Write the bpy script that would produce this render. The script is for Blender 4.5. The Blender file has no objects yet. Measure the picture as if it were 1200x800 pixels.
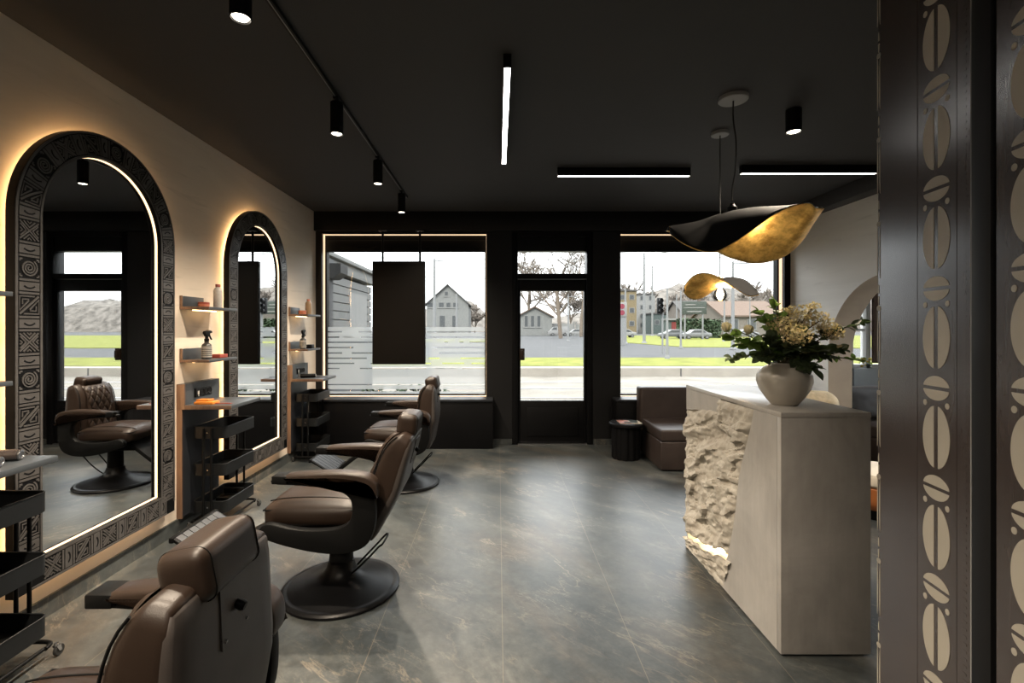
import bpy, bmesh, math, random
from mathutils import Vector, Matrix
random.seed(7)
PI = math.pi
SC = bpy.context.scene
COL = SC.collection
def R(d): return math.radians(d)

# ------------------------------------------------------------------ materials
MATS = {}
def newmat(name):
    m = bpy.data.materials.new(name); m.use_nodes = True
    nt = m.node_tree; b = nt.nodes['Principled BSDF']
    MATS[name] = m
    return m, nt, b
def N(nt, t, **kw):
    n = nt.nodes.new(t)
    for k, v in kw.items():
        if k in n.inputs: n.inputs[k].default_value = v
        else: setattr(n, k, v)
    return n
def L(nt, a, b): nt.links.new(a, b)
def pos(nt, scale=(1,1,1), rot=(0,0,0), gen='Object'):
    tc = N(nt, 'ShaderNodeTexCoord'); mp = N(nt, 'ShaderNodeMapping')
    mp.inputs['Scale'].default_value = scale; mp.inputs['Rotation'].default_value = rot
    L(nt, tc.outputs[gen], mp.inputs['Vector']); return mp.outputs['Vector']
def ramp(nt, fac, stops):
    r = N(nt, 'ShaderNodeValToRGB'); e = r.color_ramp.elements
    while len(e) < len(stops): e.new(0.5)
    for i, (p, c) in enumerate(stops):
        e[i].position = p; e[i].color = (*c, 1) if len(c) == 3 else c
    L(nt, fac, r.inputs['Fac']); return r.outputs['Color']
def noise(nt, vec, scale, detail=4, rough=.55, dist=0):
    n = N(nt, 'ShaderNodeTexNoise'); n.inputs['Scale'].default_value = scale
    n.inputs['Detail'].default_value = detail; n.inputs['Roughness'].default_value = rough
    n.inputs['Distortion'].default_value = dist
    L(nt, vec, n.inputs['Vector']); return n.outputs['Fac']
def mixc(nt, fac, a, b, mode='MIX'):
    m = N(nt, 'ShaderNodeMix', data_type='RGBA', blend_type=mode)
    if hasattr(fac, 'is_output'): L(nt, fac, m.inputs[0])
    else: m.inputs[0].default_value = fac
    for s, v in ((6, a), (7, b)):
        if hasattr(v, 'is_output'): L(nt, v, m.inputs[s])
        else: m.inputs[s].default_value = (*v, 1)
    return m.outputs[2]
def bump(nt, b, h, strength=.3, dist=.01):
    n = N(nt, 'ShaderNodeBump'); n.inputs['Strength'].default_value = strength
    n.inputs['Distance'].default_value = dist
    L(nt, h, n.inputs['Height']); L(nt, n.outputs['Normal'], b.inputs['Normal'])
def plain(name, col, rough=.5, metal=0, spec=.5, var=.12, vscale=6, bmp=0, bscale=120, coat=0):
    """base colour with gentle tonal mottling and an optional fine grain"""
    m, nt, b = newmat(name)
    v = pos(nt)
    f = noise(nt, v, vscale, 3)
    c = ramp(nt, f, [(.3, tuple(x*(1-var) for x in col)), (.7, tuple(min(1, x*(1+var)) for x in col))])
    L(nt, c, b.inputs['Base Color'])
    b.inputs['Roughness'].default_value = rough; b.inputs['Metallic'].default_value = metal
    b.inputs['Specular IOR Level'].default_value = spec
    if coat: b.inputs['Coat Weight'].default_value = coat
    if bmp: bump(nt, b, noise(nt, v, bscale, 2), bmp, .002)
    return m
def emit(name, col, strength):
    m, nt, b = newmat(name)
    b.inputs['Base Color'].default_value = (*[min(1, c) for c in col], 1)
    b.inputs['Emission Color'].default_value = (*col, 1)
    b.inputs['Emission Strength'].default_value = strength
    return m

# plaster (left wall / right wall): trowelled microcement with faint horizontal strokes
def plaster(name, c1, c2):
    m, nt, b = newmat(name)
    v = pos(nt, (1, .35, 2.2))
    f = noise(nt, v, 1.6, 6, .6, .6)
    g = noise(nt, pos(nt, (1, 1.2, 14)), 1.4, 5, .6, .8)
    c = ramp(nt, f, [(.3, c1), (.7, c2)])
    s = ramp(nt, g, [(.30, (.80,.80,.80)), (.40, (1,1,1))])
    L(nt, mixc(nt, .55, c, s, 'MULTIPLY'), b.inputs['Base Color'])
    b.inputs['Roughness'].default_value = .75
    bump(nt, b, g, .25, .004)
    return m
plaster('plaster_warm', (.56,.49,.41), (.66,.585,.495))
plaster('plaster_pale', (.74,.73,.70), (.84,.83,.805))
plain('arch_taupe', (.42,.34,.26), .7, var=.05)
plain('ceiling_black', (.0225,.0228,.024), .8, var=.06, vscale=1)
plain('black_paint', (.006,.006,.0065), .5, spec=.25, var=.1, vscale=2)
plain('black_satin', (.0042,.0042,.0047), .40, spec=.14, var=.1)
plain('black_metal', (.004,.0042,.0044), .5, spec=.10, var=.1, bmp=.05)
plain('black_gloss', (.0045,.0045,.005), .38, spec=.18, var=.1)
plain('screen_black', (.004,.0034,.003), .28, spec=.15, var=.05)
plain('tray_metal', (.0075,.0085,.0095), .45, spec=.22, var=.08)
plain('chrome', (.75,.75,.76), .18, metal=1, var=.05)
plain('steel_dull', (.30,.30,.31), .35, metal=1, var=.05)
plain('brass', (.80,.58,.28), .3, metal=1, var=.08)
plain('rubber', (.012,.012,.012), .7)
plain('slate_laminate', (.040,.046,.053), .42, spec=.35, var=.06, vscale=3)
plain('dark_laminate', (.018,.020,.024), .4, spec=.3, var=.08, vscale=3)
plain('canopy_grey', (.20,.20,.20), .6, var=.03)
plain('vase_glaze', (.40,.375,.33), .35, var=.05, vscale=10, bmp=.08, bscale=200)
plain('plastic_orange', (.50,.17,.025), .35)
plain('plastic_red', (.22,.04,.025), .4)
plain('tin_copper', (.36,.12,.07), .35, var=.2, vscale=40)
plain('bottle_amber', (.25,.17,.10), .3, var=.1)
plain('bottle_black', (.02,.02,.02), .35)
plain('label_silver', (.36,.345,.32), .35, var=.1, vscale=60)
plain('mag_paper', (.55,.50,.42), .35, var=.5, vscale=14)
plain('fabric_dark', (.035,.034,.036), .85, bmp=.3, bscale=300)
plain('fabric_sand', (.55,.44,.29), .9, var=.2, vscale=18, bmp=.5, bscale=90)
plain('leather_cognac', (.36,.12,.035), .4)
plain('fabric_cream', (.55,.50,.42), .8)
plain('curtain_brown', (.13,.085,.065), .8, var=.1, vscale=30)
plain('window_white', (.66,.66,.65), .5, var=.03)
plain('panel_greyblue', (.27,.29,.30), .6, var=.05)
plain('motif_cream', (.34,.315,.265), .45, var=.04)
plain('carved_grey', (.060,.056,.054), .4, var=.12, vscale=25)
plain('wire_dark', (.08,.08,.08), .6)
plain('stem_brown', (.10,.085,.04), .7)

# brown chair leather with fine grain
def leather(name, col, rough):
    m, nt, b = newmat(name)
    v = pos(nt)
    f = noise(nt, v, 5, 4)
    L(nt, ramp(nt, f, [(.3, tuple(x*.8 for x in col)), (.7, tuple(x*1.2 for x in col))]), b.inputs['Base Color'])
    b.inputs['Roughness'].default_value = rough
    vo = N(nt, 'ShaderNodeTexVoronoi'); vo.inputs['Scale'].default_value = 380
    b.inputs['Specular IOR Level'].default_value = .26
    L(nt, v, vo.inputs['Vector']); bump(nt, b, vo.outputs['Distance'], .12, .001)
    return m
leather('leather_brown', (.0185,.0112,.0077), .42)
leather('leather_cool_lit', (.046,.039,.036), .46)  # same chair leather, cool light put into a greyer base colour
leather('leather_sofa', (.042,.032,.029), .42)
# wood edges
def wood(name, c1, c2, rough=.45):
    m, nt, b = newmat(name)
    g = noise(nt, pos(nt, (14, 14, 1.2)), 4, 5, .6, .6)
    L(nt, ramp(nt, g, [(.3, c1), (.7, c2)]), b.inputs['Base Color'])
    b.inputs['Roughness'].default_value = rough
    return m
wood('wood_edge', (.075,.043,.029), (.125,.076,.051))
wood('panel_brown', (.034,.026,.024), (.052,.042,.039), .24); MATS['panel_brown'].node_tree.nodes['Principled BSDF'].inputs['Coat Weight'].default_value = .6; MATS['panel_brown'].node_tree.nodes['Principled BSDF'].inputs['Coat Roughness'].default_value = .2

# floor: grey stone-look porcelain, 60 cm tiles, rust and cream veins
def pos2(nt, rot, scale):
    tc = N(nt, 'ShaderNodeTexCoord'); m1 = N(nt, 'ShaderNodeMapping'); m2 = N(nt, 'ShaderNodeMapping')
    m1.inputs['Rotation'].default_value = (0,0,rot); m2.inputs['Scale'].default_value = scale
    L(nt, tc.outputs['Object'], m1.inputs['Vector']); L(nt, m1.outputs[0], m2.inputs['Vector']); return m2.outputs[0]
def floor_mat(name, joints=True):
    m, nt, b = newmat(name)
    v = pos(nt)
    big = noise(nt, pos2(nt, .8, (.7,1.5,1)), 1.7, 9, .66, .35)
    base = ramp(nt, big, [(.30, (.018,.023,.026)), (.45, (.036,.042,.044)), (.57, (.056,.061,.060)), (.70, (.108,.110,.105))])
    rust = noise(nt, pos2(nt, .8, (.6,1.1,1)), 1.3, 7, .64, .5)
    base = mixc(nt, ramp(nt, rust, [(.53, (0,0,0)), (.70, (.55,.55,.55))]), base, (.080,.062,.045))
    fine = noise(nt, v, 16, 8, .72, .2)
    base = mixc(nt, .75, base, ramp(nt, fine, [(.3, (.55,.55,.55)), (.5, (1,1,1)), (.7, (1.5,1.5,1.5))]), 'MULTIPLY')
    def vein(scale, rot, w, stretch, d):
        n = noise(nt, pos2(nt, rot, (1,stretch,1)), scale, 7, .60, d)
        s = N(nt, 'ShaderNodeMath', operation='SUBTRACT'); L(nt, n, s.inputs[0]); s.inputs[1].default_value = .5
        a = N(nt, 'ShaderNodeMath', operation='ABSOLUTE'); L(nt, s.outputs[0], a.inputs[0])
        return ramp(nt, a.outputs[0], [(0, (1,1,1)), (w, (0,0,0))])
    mk = ramp(nt, noise(nt, v, 1.9, 3), [(.45, (0,0,0)), (.62, (1,1,1))])
    mk2 = ramp(nt, noise(nt, pos2(nt, 1.1, (1.3,1.3,1)), 2.3, 3), [(.45, (0,0,0)), (.62, (1,1,1))])
    v1 = mixc(nt, 1, vein(.9, .80, .010, 3.2, .25), mk, 'MULTIPLY')
    v2 = mixc(nt, 1, vein(1.7, .55, .008, 3.6, .3), mk2, 'MULTIPLY')
    v3 = mixc(nt, 1, vein(3.4, 1.2, .010, 2.0, .5), mk2, 'MULTIPLY')
    base = mixc(nt, mixc(nt, .55, (0,0,0), v1), base, (.23,.195,.15))
    base = mixc(nt, mixc(nt, .42, (0,0,0), v2), base, (.21,.195,.168))
    base = mixc(nt, mixc(nt, .25, (0,0,0), v3), base, (.19,.16,.125))
    if joints:
        sx = N(nt, 'ShaderNodeSeparateXYZ'); tc = N(nt, 'ShaderNodeTexCoord'); L(nt, tc.outputs['Object'], sx.inputs[0])
        def line(sock, period, off):
            a = N(nt, 'ShaderNodeMath', operation='ADD'); L(nt, sock, a.inputs[0]); a.inputs[1].default_value = off
            d = N(nt, 'ShaderNodeMath', operation='DIVIDE'); L(nt, a.outputs[0], d.inputs[0]); d.inputs[1].default_value = period
            f = N(nt, 'ShaderNodeMath', operation='FRACT'); L(nt, d.outputs[0], f.inputs[0])
            l = N(nt, 'ShaderNodeMath', operation='LESS_THAN'); L(nt, f.outputs[0], l.inputs[0]); l.inputs[1].default_value = .0035/period
            return l.outputs[0]
        j = N(nt, 'ShaderNodeMath', operation='MAXIMUM')
        L(nt, line(sx.outputs['X'], .6, 60-.02), j.inputs[0]); cr = N(nt, 'ShaderNodeMath', operation='MULTIPLY'); L(nt, line(sx.outputs['Y'], 1.2, 120-.25), cr.inputs[0]); cr.inputs[1].default_value = .35; L(nt, cr.outputs[0], j.inputs[1])
        k = N(nt, 'ShaderNodeMath', operation='MULTIPLY'); L(nt, j.outputs[0], k.inputs[0]); k.inputs[1].default_value = .34
        base = mixc(nt, k.outputs[0], base, (.24,.20,.15))
    L(nt, base, b.inputs['Base Color'])
    rr = N(nt, 'ShaderNodeMapRange'); L(nt, fine, rr.inputs['Value'])
    rr.inputs['To Min'].default_value = .30; rr.inputs['To Max'].default_value = .48
    L(nt, rr.outputs[0], b.inputs['Roughness']); b.inputs['Specular IOR Level'].default_value = .42
    bump(nt, b, fine, .06, .003)
    return m
floor_mat('floor_tile'); floor_mat('stone_skirting', False)
# desk cladding
m, nt, b = newmat('desk_stone')
f1 = noise(nt, pos(nt), 3.2, 7, .62, .5); f2 = noise(nt, pos(nt, (6,6,1)), 5, 4)
c = ramp(nt, f1, [(.3, (.31,.295,.275)), (.7, (.43,.412,.388))])
L(nt, mixc(nt, .35, c, ramp(nt, f2, [(.3, (.8,.8,.8)), (.7, (1.12,1.12,1.12))]), 'MULTIPLY'), b.inputs['Base Color'])
b.inputs['Roughness'].default_value = .28
# split-face rock
m, nt, b = newmat('rough_rock')
f1 = noise(nt, pos(nt), 9, 7, .65, .3); f2 = noise(nt, pos(nt), 45, 4, .6)
c = ramp(nt, f1, [(.3, (.30,.27,.225)), (.55, (.43,.40,.345)), (.75, (.54,.515,.46))])
L(nt, c, b.inputs['Base Color']); b.inputs['Roughness'].default_value = .85
bump(nt, b, f2, .5, .006)
# gold leaf
m, nt, b = newmat('gold_leaf')
f1 = noise(nt, pos(nt), 14, 6, .7); f2 = noise(nt, pos(nt), 70, 4, .7)
L(nt, ramp(nt, f1, [(.35, (.42,.24,.06)), (.6, (.86,.56,.17))]), b.inputs['Base Color'])
b.inputs['Metallic'].default_value = .85
rr = N(nt, 'ShaderNodeMapRange'); L(nt, f1, rr.inputs['Value']); rr.inputs['To Min'].default_value = .30; rr.inputs['To Max'].default_value = .5
L(nt, rr.outputs[0], b.inputs['Roughness']); bump(nt, b, f2, .35, .004)
plain('shade_black', (.012,.012,.0125), .8, spec=.1, var=.06)
# mirror
m, nt, b = newmat('mirror_silver')
b.inputs['Base Color'].default_value = (.80,.81,.81,1); b.inputs['Metallic'].default_value = 1; b.inputs['Roughness'].default_value = .0
# glass: thin pane, mostly clear with fresnel reflection
def glass(name, tint, refl):
    m, nt, b = newmat(name); nt.nodes.remove(b)
    out = nt.nodes['Material Output']
    tr = N(nt, 'ShaderNodeBsdfTransparent'); tr.inputs['Color'].default_value = (*tint, 1)
    gl = N(nt, 'ShaderNodeBsdfGlossy'); gl.inputs['Roughness'].default_value = .02
    fr = N(nt, 'ShaderNodeFresnel'); fr.inputs['IOR'].default_value = refl
    mx = N(nt, 'ShaderNodeMixShader'); L(nt, fr.outputs[0], mx.inputs[0]); L(nt, tr.outputs[0], mx.inputs[1]); L(nt, gl.outputs[0], mx.inputs[2])
    L(nt, mx.outputs[0], out.inputs['Surface'])
glass('glass_clear', (.97,.98,.975), 1.35)
glass('bulb_glass', (.97,.95,.92), 1.3)
m, nt, b = newmat('frosted_film'); nt.nodes.remove(b)
out = nt.nodes['Material Output']
tr = N(nt, 'ShaderNodeBsdfTransparent'); tl = N(nt, 'ShaderNodeBsdfTranslucent'); df = N(nt, 'ShaderNodeBsdfDiffuse')
tl.inputs['Color'].default_value = (.62,.64,.64,1); df.inputs['Color'].default_value = (.5,.5,.5,1)
mx = N(nt, 'ShaderNodeMixShader'); mx.inputs[0].default_value = .3; L(nt, tl.outputs[0], mx.inputs[1]); L(nt, df.outputs[0], mx.inputs[2])
m2 = N(nt, 'ShaderNodeMixShader'); m2.inputs[0].default_value = .72; L(nt, tr.outputs[0], m2.inputs[1]); L(nt, mx.outputs[0], m2.inputs[2])
L(nt, m2.outputs[0], out.inputs['Surface'])
# lamps
WARM = (1.0,.66,.33)
emit('led_mirror', (1,.70,.40), 1.9)
emit('led_halo', (1,.60,.27), 15)
emit('led_window', (1,.72,.46), .85)
emit('led_shelf', (1,.66,.33), 6)
emit('led_rock', (1,.76,.42), 22)
emit('lamp_lens', (1,.90,.74), 8)
emit('linear_lens', (1,.97,.93), 14)
emit('linear_lens_fill', (1,.95,.88), 26)
emit('linear_lens_cross', (1,.95,.88), 3.5)
emit('linear_lens_soft', (1,.92,.84), 1.6)
emit('bulb_filament', (1,.82,.55), 18)
# outdoors
plain('asphalt', (0.0435,0.04408,0.04524), .85, spec=.04, var=.12, vscale=.6)
plain('paving', (0.108,0.09936,0.0864), .85, spec=.04, var=.2, vscale=.9)
plain('kerb_concrete', (.16,.147,.128), .9, spec=.04, var=.12, vscale=1.5)
plain('grass', (.084,.090,.022), .9, spec=.04, var=.3, vscale=1.2)
plain('pole_grey', (0.1125,0.1147,0.1162), .6, spec=.04, var=.05)
plain('render_white', (0.1254,0.1254,0.1221), .8, spec=.04, var=.06)
plain('render_grey', (.105,.107,.104), .8, spec=.04, var=.08, vscale=2)
plain('render_ochre', (0.1056,0.0858,0.0528), .8, spec=.04)
plain('render_beige', (0.0924,0.0825,0.0726), .8, spec=.04)
plain('roof_tile', (0.0759,0.0561,0.04488), .8, spec=.04, var=.15)
plain('roof_dark', (0.0495,0.04752,0.0462), .8, spec=.04)
plain('window_dark', (.045,.048,.05), .3, spec=.04)
plain('bark', (.085,.070,.057), .9, spec=.04, var=.2)
plain('twig_haze', (.115,.10,.088), .95, spec=.04, var=.2)
plain('hedge_green', (0.028,0.0416,0.024), .9, spec=.04, var=.4, vscale=3)
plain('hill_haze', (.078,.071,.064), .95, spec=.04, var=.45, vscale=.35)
plain('car_silver', (0.0792,0.08052,0.0825), .3); plain('car_white', (0.132,0.132,0.132), .3, spec=.04); plain('car_dark', (.05,.053,.056), .3)
plain('sign_red', (0.1122,0.0264,0.0363), .6, spec=.04); plain('sign_white', (0.1254,0.1241,0.1201), .6, spec=.04); plain('sign_green', (0.0363,0.04224,0.03762), .6, spec=.04)
plain('shop_red', (0.0924,0.0231,0.02178), .6, spec=.04); plain('shop_teal', (0.0462,0.05808,0.05544), .6, spec=.04)
plain('canopy_metal', (0.048,0.0492,0.051), .5, spec=.04)
plain('siding_grey', (0.0825,0.084,0.0825), .6, spec=.04, var=.04)

def leafmat(name, col, var, vscale, tr):
    m = plain(name, col, .5, var=var, vscale=vscale); nt = m.node_tree; b = nt.nodes['Principled BSDF']; out = nt.nodes['Material Output']
    t = N(nt, 'ShaderNodeBsdfTranslucent'); src = b.inputs['Base Color'].links[0].from_socket
    L(nt, mixc(nt, 1, src, (1.3,1.35,.9), 'MULTIPLY'), t.inputs['Color'])
    mx = N(nt, 'ShaderNodeMixShader'); mx.inputs[0].default_value = tr
    L(nt, b.outputs[0], mx.inputs[1]); L(nt, t.outputs[0], mx.inputs[2]); L(nt, mx.outputs[0], out.inputs['Surface'])
leafmat('leaf_green', (.16,.25,.07), .4, 25, .45)
leafmat('leaf_dark', (.058,.082,.042), .45, 25, .3)
leafmat('leaf_grey', (.22,.28,.15), .35, 25, .4)
leafmat('flower_dry', (.66,.56,.40), .3, 60, .4)
leafmat('flower_rose', (.68,.61,.50), .15, 30, .4)
leafmat('flower_yellow', (.62,.52,.12), .25, 40, .4)
# ------------------------------------------------------------------ mesh helpers
class MB:
    def __init__(s): s.bm = bmesh.new(); s.mi = 0
    def _fin(s, vs, M=None, fs=None):
        if M is not None:
            for v in vs: v.co = M @ v.co
        return s
    def quad(s, pts):
        f = s.bm.faces.new([s.bm.verts.new(p) for p in pts]); f.material_index = s.mi; return s
    def box(s, x0, x1, y0, y1, z0, z1, r=0, seg=2, M=None):
        t = bmesh.new(); bmesh.ops.create_cube(t, size=1)
        c = Vector(((x0+x1)/2, (y0+y1)/2, (z0+z1)/2)); d = Vector((abs(x1-x0), abs(y1-y0), abs(z1-z0)))
        for v in t.verts: v.co = Vector((v.co.x*d.x, v.co.y*d.y, v.co.z*d.z)) + c
        if r: bmesh.ops.bevel(t, geom=t.edges[:], offset=min(r, min(d)*.49), segments=seg, profile=.5, affect='EDGES')
        return s.add(t, M)
    def add(s, t, M=None):
        if M is not None: bmesh.ops.transform(t, matrix=M, verts=t.verts)
        vm = {}
        for v in t.verts: vm[v] = s.bm.verts.new(v.co)
        for f in t.faces:
            try:
                g = s.bm.faces.new([vm[v] for v in f.verts]); g.material_index = s.mi
            except ValueError: pass
        t.free(); return s
    def tube(s, pts, r, n=10, closed=False, caps=True):
        pts = [Vector(p) for p in pts]; m = len(pts)
        rs = r if isinstance(r, (list, tuple)) else [r]*m
        rings = []; ref = None
        for i, p in enumerate(pts):
            if closed: t = pts[(i+1) % m] - pts[i-1]
            else: t = pts[min(i+1, m-1)] - pts[max(i-1, 0)]
            t.normalize()
            if ref is None:
                ref = Vector((0,0,1)) if abs(t.z) < .9 else Vector((1,0,0))
            u = (ref - t*ref.dot(t))
            if u.length < 1e-5: u = t.orthogonal()
            u.normalize(); w = t.cross(u); ref = u
            rings.append([s.bm.verts.new(p + (u*math.cos(2*PI*k/n) + w*math.sin(2*PI*k/n))*rs[i]) for k in range(n)])
        for i in range(m if closed else m-1):
            a, b = rings[i], rings[(i+1) % m]
            for k in range(n):
                f = s.bm.faces.new([a[k], a[(k+1) % n], b[(k+1) % n], b[k]]); f.material_index = s.mi
        if caps and not closed:
            for rg, fl in ((rings[0], True), (rings[-1], False)):
                f = s.bm.faces.new(rg[::-1] if fl else rg); f.material_index = s.mi
        return s
    def cyl(s, p0, p1, r, n=24, r2=None): return s.tube([p0, p1], [r, r if r2 is None else r2], n)
    def lathe(s, prof, c=(0,0,0), n=40, wave=None):
        rings = []
        for (r, z) in prof:
            if r < 1e-6: rings.append([s.bm.verts.new((c[0], c[1], c[2]+z))])
            else: rings.append([s.bm.verts.new((c[0]+r*(wave(2*PI*k/n, z) if wave else 1)*math.cos(2*PI*k/n), c[1]+r*(wave(2*PI*k/n, z) if wave else 1)*math.sin(2*PI*k/n), c[2]+z)) for k in range(n)])
        for a, b in zip(rings, rings[1:]):
            for k in range(n):
                if len(a) == 1 and len(b) == 1: continue
                if len(a) == 1: f = [a[0], b[(k+1) % n], b[k]]
                elif len(b) == 1: f = [a[k], a[(k+1) % n], b[0]]
                else: f = [a[k], a[(k+1) % n], b[(k+1) % n], b[k]]
                g = s.bm.faces.new(f); g.material_index = s.mi
        return s
    def prism(s, poly, axis, a0, a1, r=0, seg=2, M=None):
        """poly in the plane across `axis`: 'y' -> (x,z), 'x' -> (y,z), 'z' -> (x,y)"""
        t = bmesh.new()
        def P(p, a): return (p[0], a, p[1]) if axis == 'y' else ((a, p[0], p[1]) if axis == 'x' else (p[0], p[1], a))
        A = [t.verts.new(P(p, a0)) for p in poly]; B = [t.verts.new(P(p, a1)) for p in poly]; n = len(poly)
        t.faces.new(A[::-1]); t.faces.new(B)
        for k in range(n): t.faces.new([A[k], A[(k+1) % n], B[(k+1) % n], B[k]])
        bmesh.ops.recalc_face_normals(t, faces=t.faces)
        if r:
            es = [e for e in t.edges if (e.verts[0] in A) == (e.verts[1] in A)]
            bmesh.ops.bevel(t, geom=es, offset=r, segments=seg, profile=.5, affect='EDGES')
        return s.add(t, M)
    def ball(s, c, r, sub=2, sc=(1,1,1)):
        t = bmesh.new(); bmesh.ops.create_icosphere(t, subdivisions=sub, radius=r)
        for v in t.verts: v.co = Vector((v.co.x*sc[0]+c[0], v.co.y*sc[1]+c[1], v.co.z*sc[2]+c[2]))
        return s.add(t)
    def cushion(s, x0, x1, y0, y1, z0, z1, r=.04, crown=.03, M=None, top=True, bottom=False):
        """soft box: rounded edges, faces swelling outward"""
        t = bmesh.new(); n = 10
        c = Vector(((x0+x1)/2, (y0+y1)/2, (z0+z1)/2)); h = Vector(((x1-x0)/2, (y1-y0)/2, (z1-z0)/2))
        bmesh.ops.create_cube(t, size=2)
        bmesh.ops.subdivide_edges(t, edges=t.edges[:], cuts=n, use_grid_fill=True)
        for v in t.verts:
            p = Vector((v.co.x*h.x, v.co.y*h.y, v.co.z*h.z))
            rr = min(r, h.x*.98, h.y*.98, h.z*.98)
            q = Vector([max(-h[i]+rr, min(h[i]-rr, p[i])) for i in range(3)])
            d = p - q
            if d.length > 1e-9: p = q + d.normalized()*min(d.length, rr)
            ax, ay, az = p.x/h.x, p.y/h.y, p.z/h.z
            bx, by, bz = (max(0, 1-ax*ax), max(0, 1-ay*ay), max(0, 1-az*az))
            if az > 0 and top: p.z += crown*bx**.6*by**.6*az
            if az < 0 and bottom: p.z += crown*bx**.6*by**.6*az
            p.x += .4*crown*ax*by*bz; p.y += .4*crown*ay*bx*bz
            v.co = p + c
        return s.add(t, M)
def chain_loc(o):
    v = Vector((0,0,0))
    while o is not None: v += o.location; o = o.parent
    return v
def obj(name, mb, mat, parent=None, origin=None, smooth=40, recalc=True):
    me = bpy.data.meshes.new(name); bm = mb.bm
    if recalc: bmesh.ops.recalc_face_normals(bm, faces=bm.faces)
    off = chain_loc(parent) if parent is not None else Vector(origin or (0,0,0))
    if off.length: bmesh.ops.translate(bm, vec=-off, verts=bm.verts)
    bm.to_mesh(me); bm.free()
    for mm in (mat if isinstance(mat, (list, tuple)) else [mat]): me.materials.append(MATS[mm])
    if smooth:
        me.shade_smooth(); me.set_sharp_from_angle(angle=R(smooth))
    o = bpy.data.objects.new(name, me); COL.objects.link(o)
    if parent is not None: o.parent = parent
    elif origin: o.location = origin
    return o
def tag(o, label, cat, group=None):
    o['label'] = label; o['category'] = cat
    if group: o['group'] = group
    return o
def thing(name, label, cat, loc=(0,0,0), group=None):
    o = bpy.data.objects.new(name, None); COL.objects.link(o); o.location = loc; o.empty_display_size = .1
    return tag(o, label, cat, group)
def struct(name, mb, mat, parent=None, smooth=30):
    o = obj(name, mb, mat, parent, smooth=smooth)
    if parent is None: o['kind'] = 'structure'
    return o
def copy_tree(o, parent=None):
    c = o.copy(); COL.objects.link(c); c.parent = parent
    for ch in list(o.children): copy_tree(ch, c)
    return c
def add_light(name, typ, loc, parent=None, **kw):
    d = bpy.data.lights.new(name, typ)
    rot = kw.pop('rot', None)
    for k, v in kw.items(): setattr(d, k, v)
    o = bpy.data.objects.new(name, d); COL.objects.link(o)
    o.location = Vector(loc) - (chain_loc(parent) if parent else Vector((0,0,0)))
    if parent: o.parent = parent
    if rot: o.rotation_euler = rot
    return o
def smoothline(pts, n=8, closed=False):
    P = [Vector(p) for p in pts]; out = []; m = len(P)
    for i in range(m if closed else m-1):
        if closed: a, b, c, d = P[i-1], P[i], P[(i+1) % m], P[(i+2) % m]
        else: a, b, c, d = P[max(i-1,0)], P[i], P[i+1], P[min(i+2, m-1)]
        for k in range(n):
            t = k/n
            out.append(.5*((2*b) + (c-a)*t + (2*a-5*b+4*c-d)*t*t + (3*b-a-3*c+d)*t**3))
    if not closed: out.append(P[-1])
    return out
def interp(tab, x):
    if x <= tab[0][0]: return tab[0][1]
    for (a, va), (b, vb) in zip(tab, tab[1:]):
        if x <= b:
            t = (x-a)/(b-a); t = t*t*(3-2*t)*.5 + t*.5
            return va + (vb-va)*t
    return tab[-1][1]

# ------------------------------------------------------------------ room shell
XL, XR, YB, ZC = -2.28, 3.66, 6.05, 2.90      # left wall, right wall, window wall, ceiling
YR = -3.2                                      # wall behind
struct('floor', MB().box(XL-.2, 5.6, YR-.2, 6.32, -.12, 0), 'floor_tile')
struct('ceiling', MB().box(XL-.2, 5.6, YR-.2, 6.32, ZC, ZC+.12), 'ceiling_black')
struct('wall_left', MB().box(XL-.2, XL, YR-.2, 6.3, 0, ZC), 'plaster_warm')
struct('wall_rear', MB().box(XL, 5.4, YR-.2, YR, 0, ZC), 'plaster_warm')
struct('baseboard_left', MB().box(XL, XL+.012, YR, 5.83, 0, .10), 'stone_skirting')
# window wall, built from its piers and spandrels
w = MB()
w.box(XL, -2.205, YB, 6.3, 0, ZC); w.box(-.145, .175, YB, 6.3, 0, ZC); w.box(1.19, 1.535, YB, 6.3, 0, ZC)
w.box(3.585, 4.42, YB, 6.3, 0, ZC); w.box(5.2, 5.4, YB, 6.3, 0, ZC)
w.box(-2.205, -.145, YB, 6.3, 0, .585); w.box(1.535, 3.585, YB, 6.3, 0, .585); w.box(4.42, 5.2, YB, 6.3, 0, .72)
w.box(-2.205, -.145, YB, 6.3, 2.64, ZC); w.box(1.535, 3.585, YB, 6.3, 2.64, ZC); w.box(.175, 1.19, YB, 6.3, 2.68, ZC); w.box(4.42, 5.2, YB, 6.3, 2.4, ZC)
struct('wall_back', w, 'black_paint')
struct('trim_1', MB().box(XL, XR, 5.98, YB, 2.665, ZC, .004), 'black_paint')             # lowered beam over the shop front
struct('trim_2', MB().box(XR-.16, XR, YR, 5.98, 2.75, ZC, .004), 'ceiling_black')         # dark cove along the right wall
for nm, x0, x1 in (('trim_3', XL, -.06), ('trim_4', 1.43, XR)):                            # sill benches under the windows
    t = MB().box(x0, x1, 5.83, YB, 0, .57, .004); struct(nm, t, 'black_satin')
    struct(nm.replace('3','5').replace('4','6'), MB().box(x0-.005, x1, 5.815, 6.19, .57, .597, .005), 'dark_laminate')
struct('baseboard_back', MB().box(-.06, .175, 6.03, YB, 0, .072).box(1.19, 1.43, 6.03, YB, 0, .072), 'stone_skirting')
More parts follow.
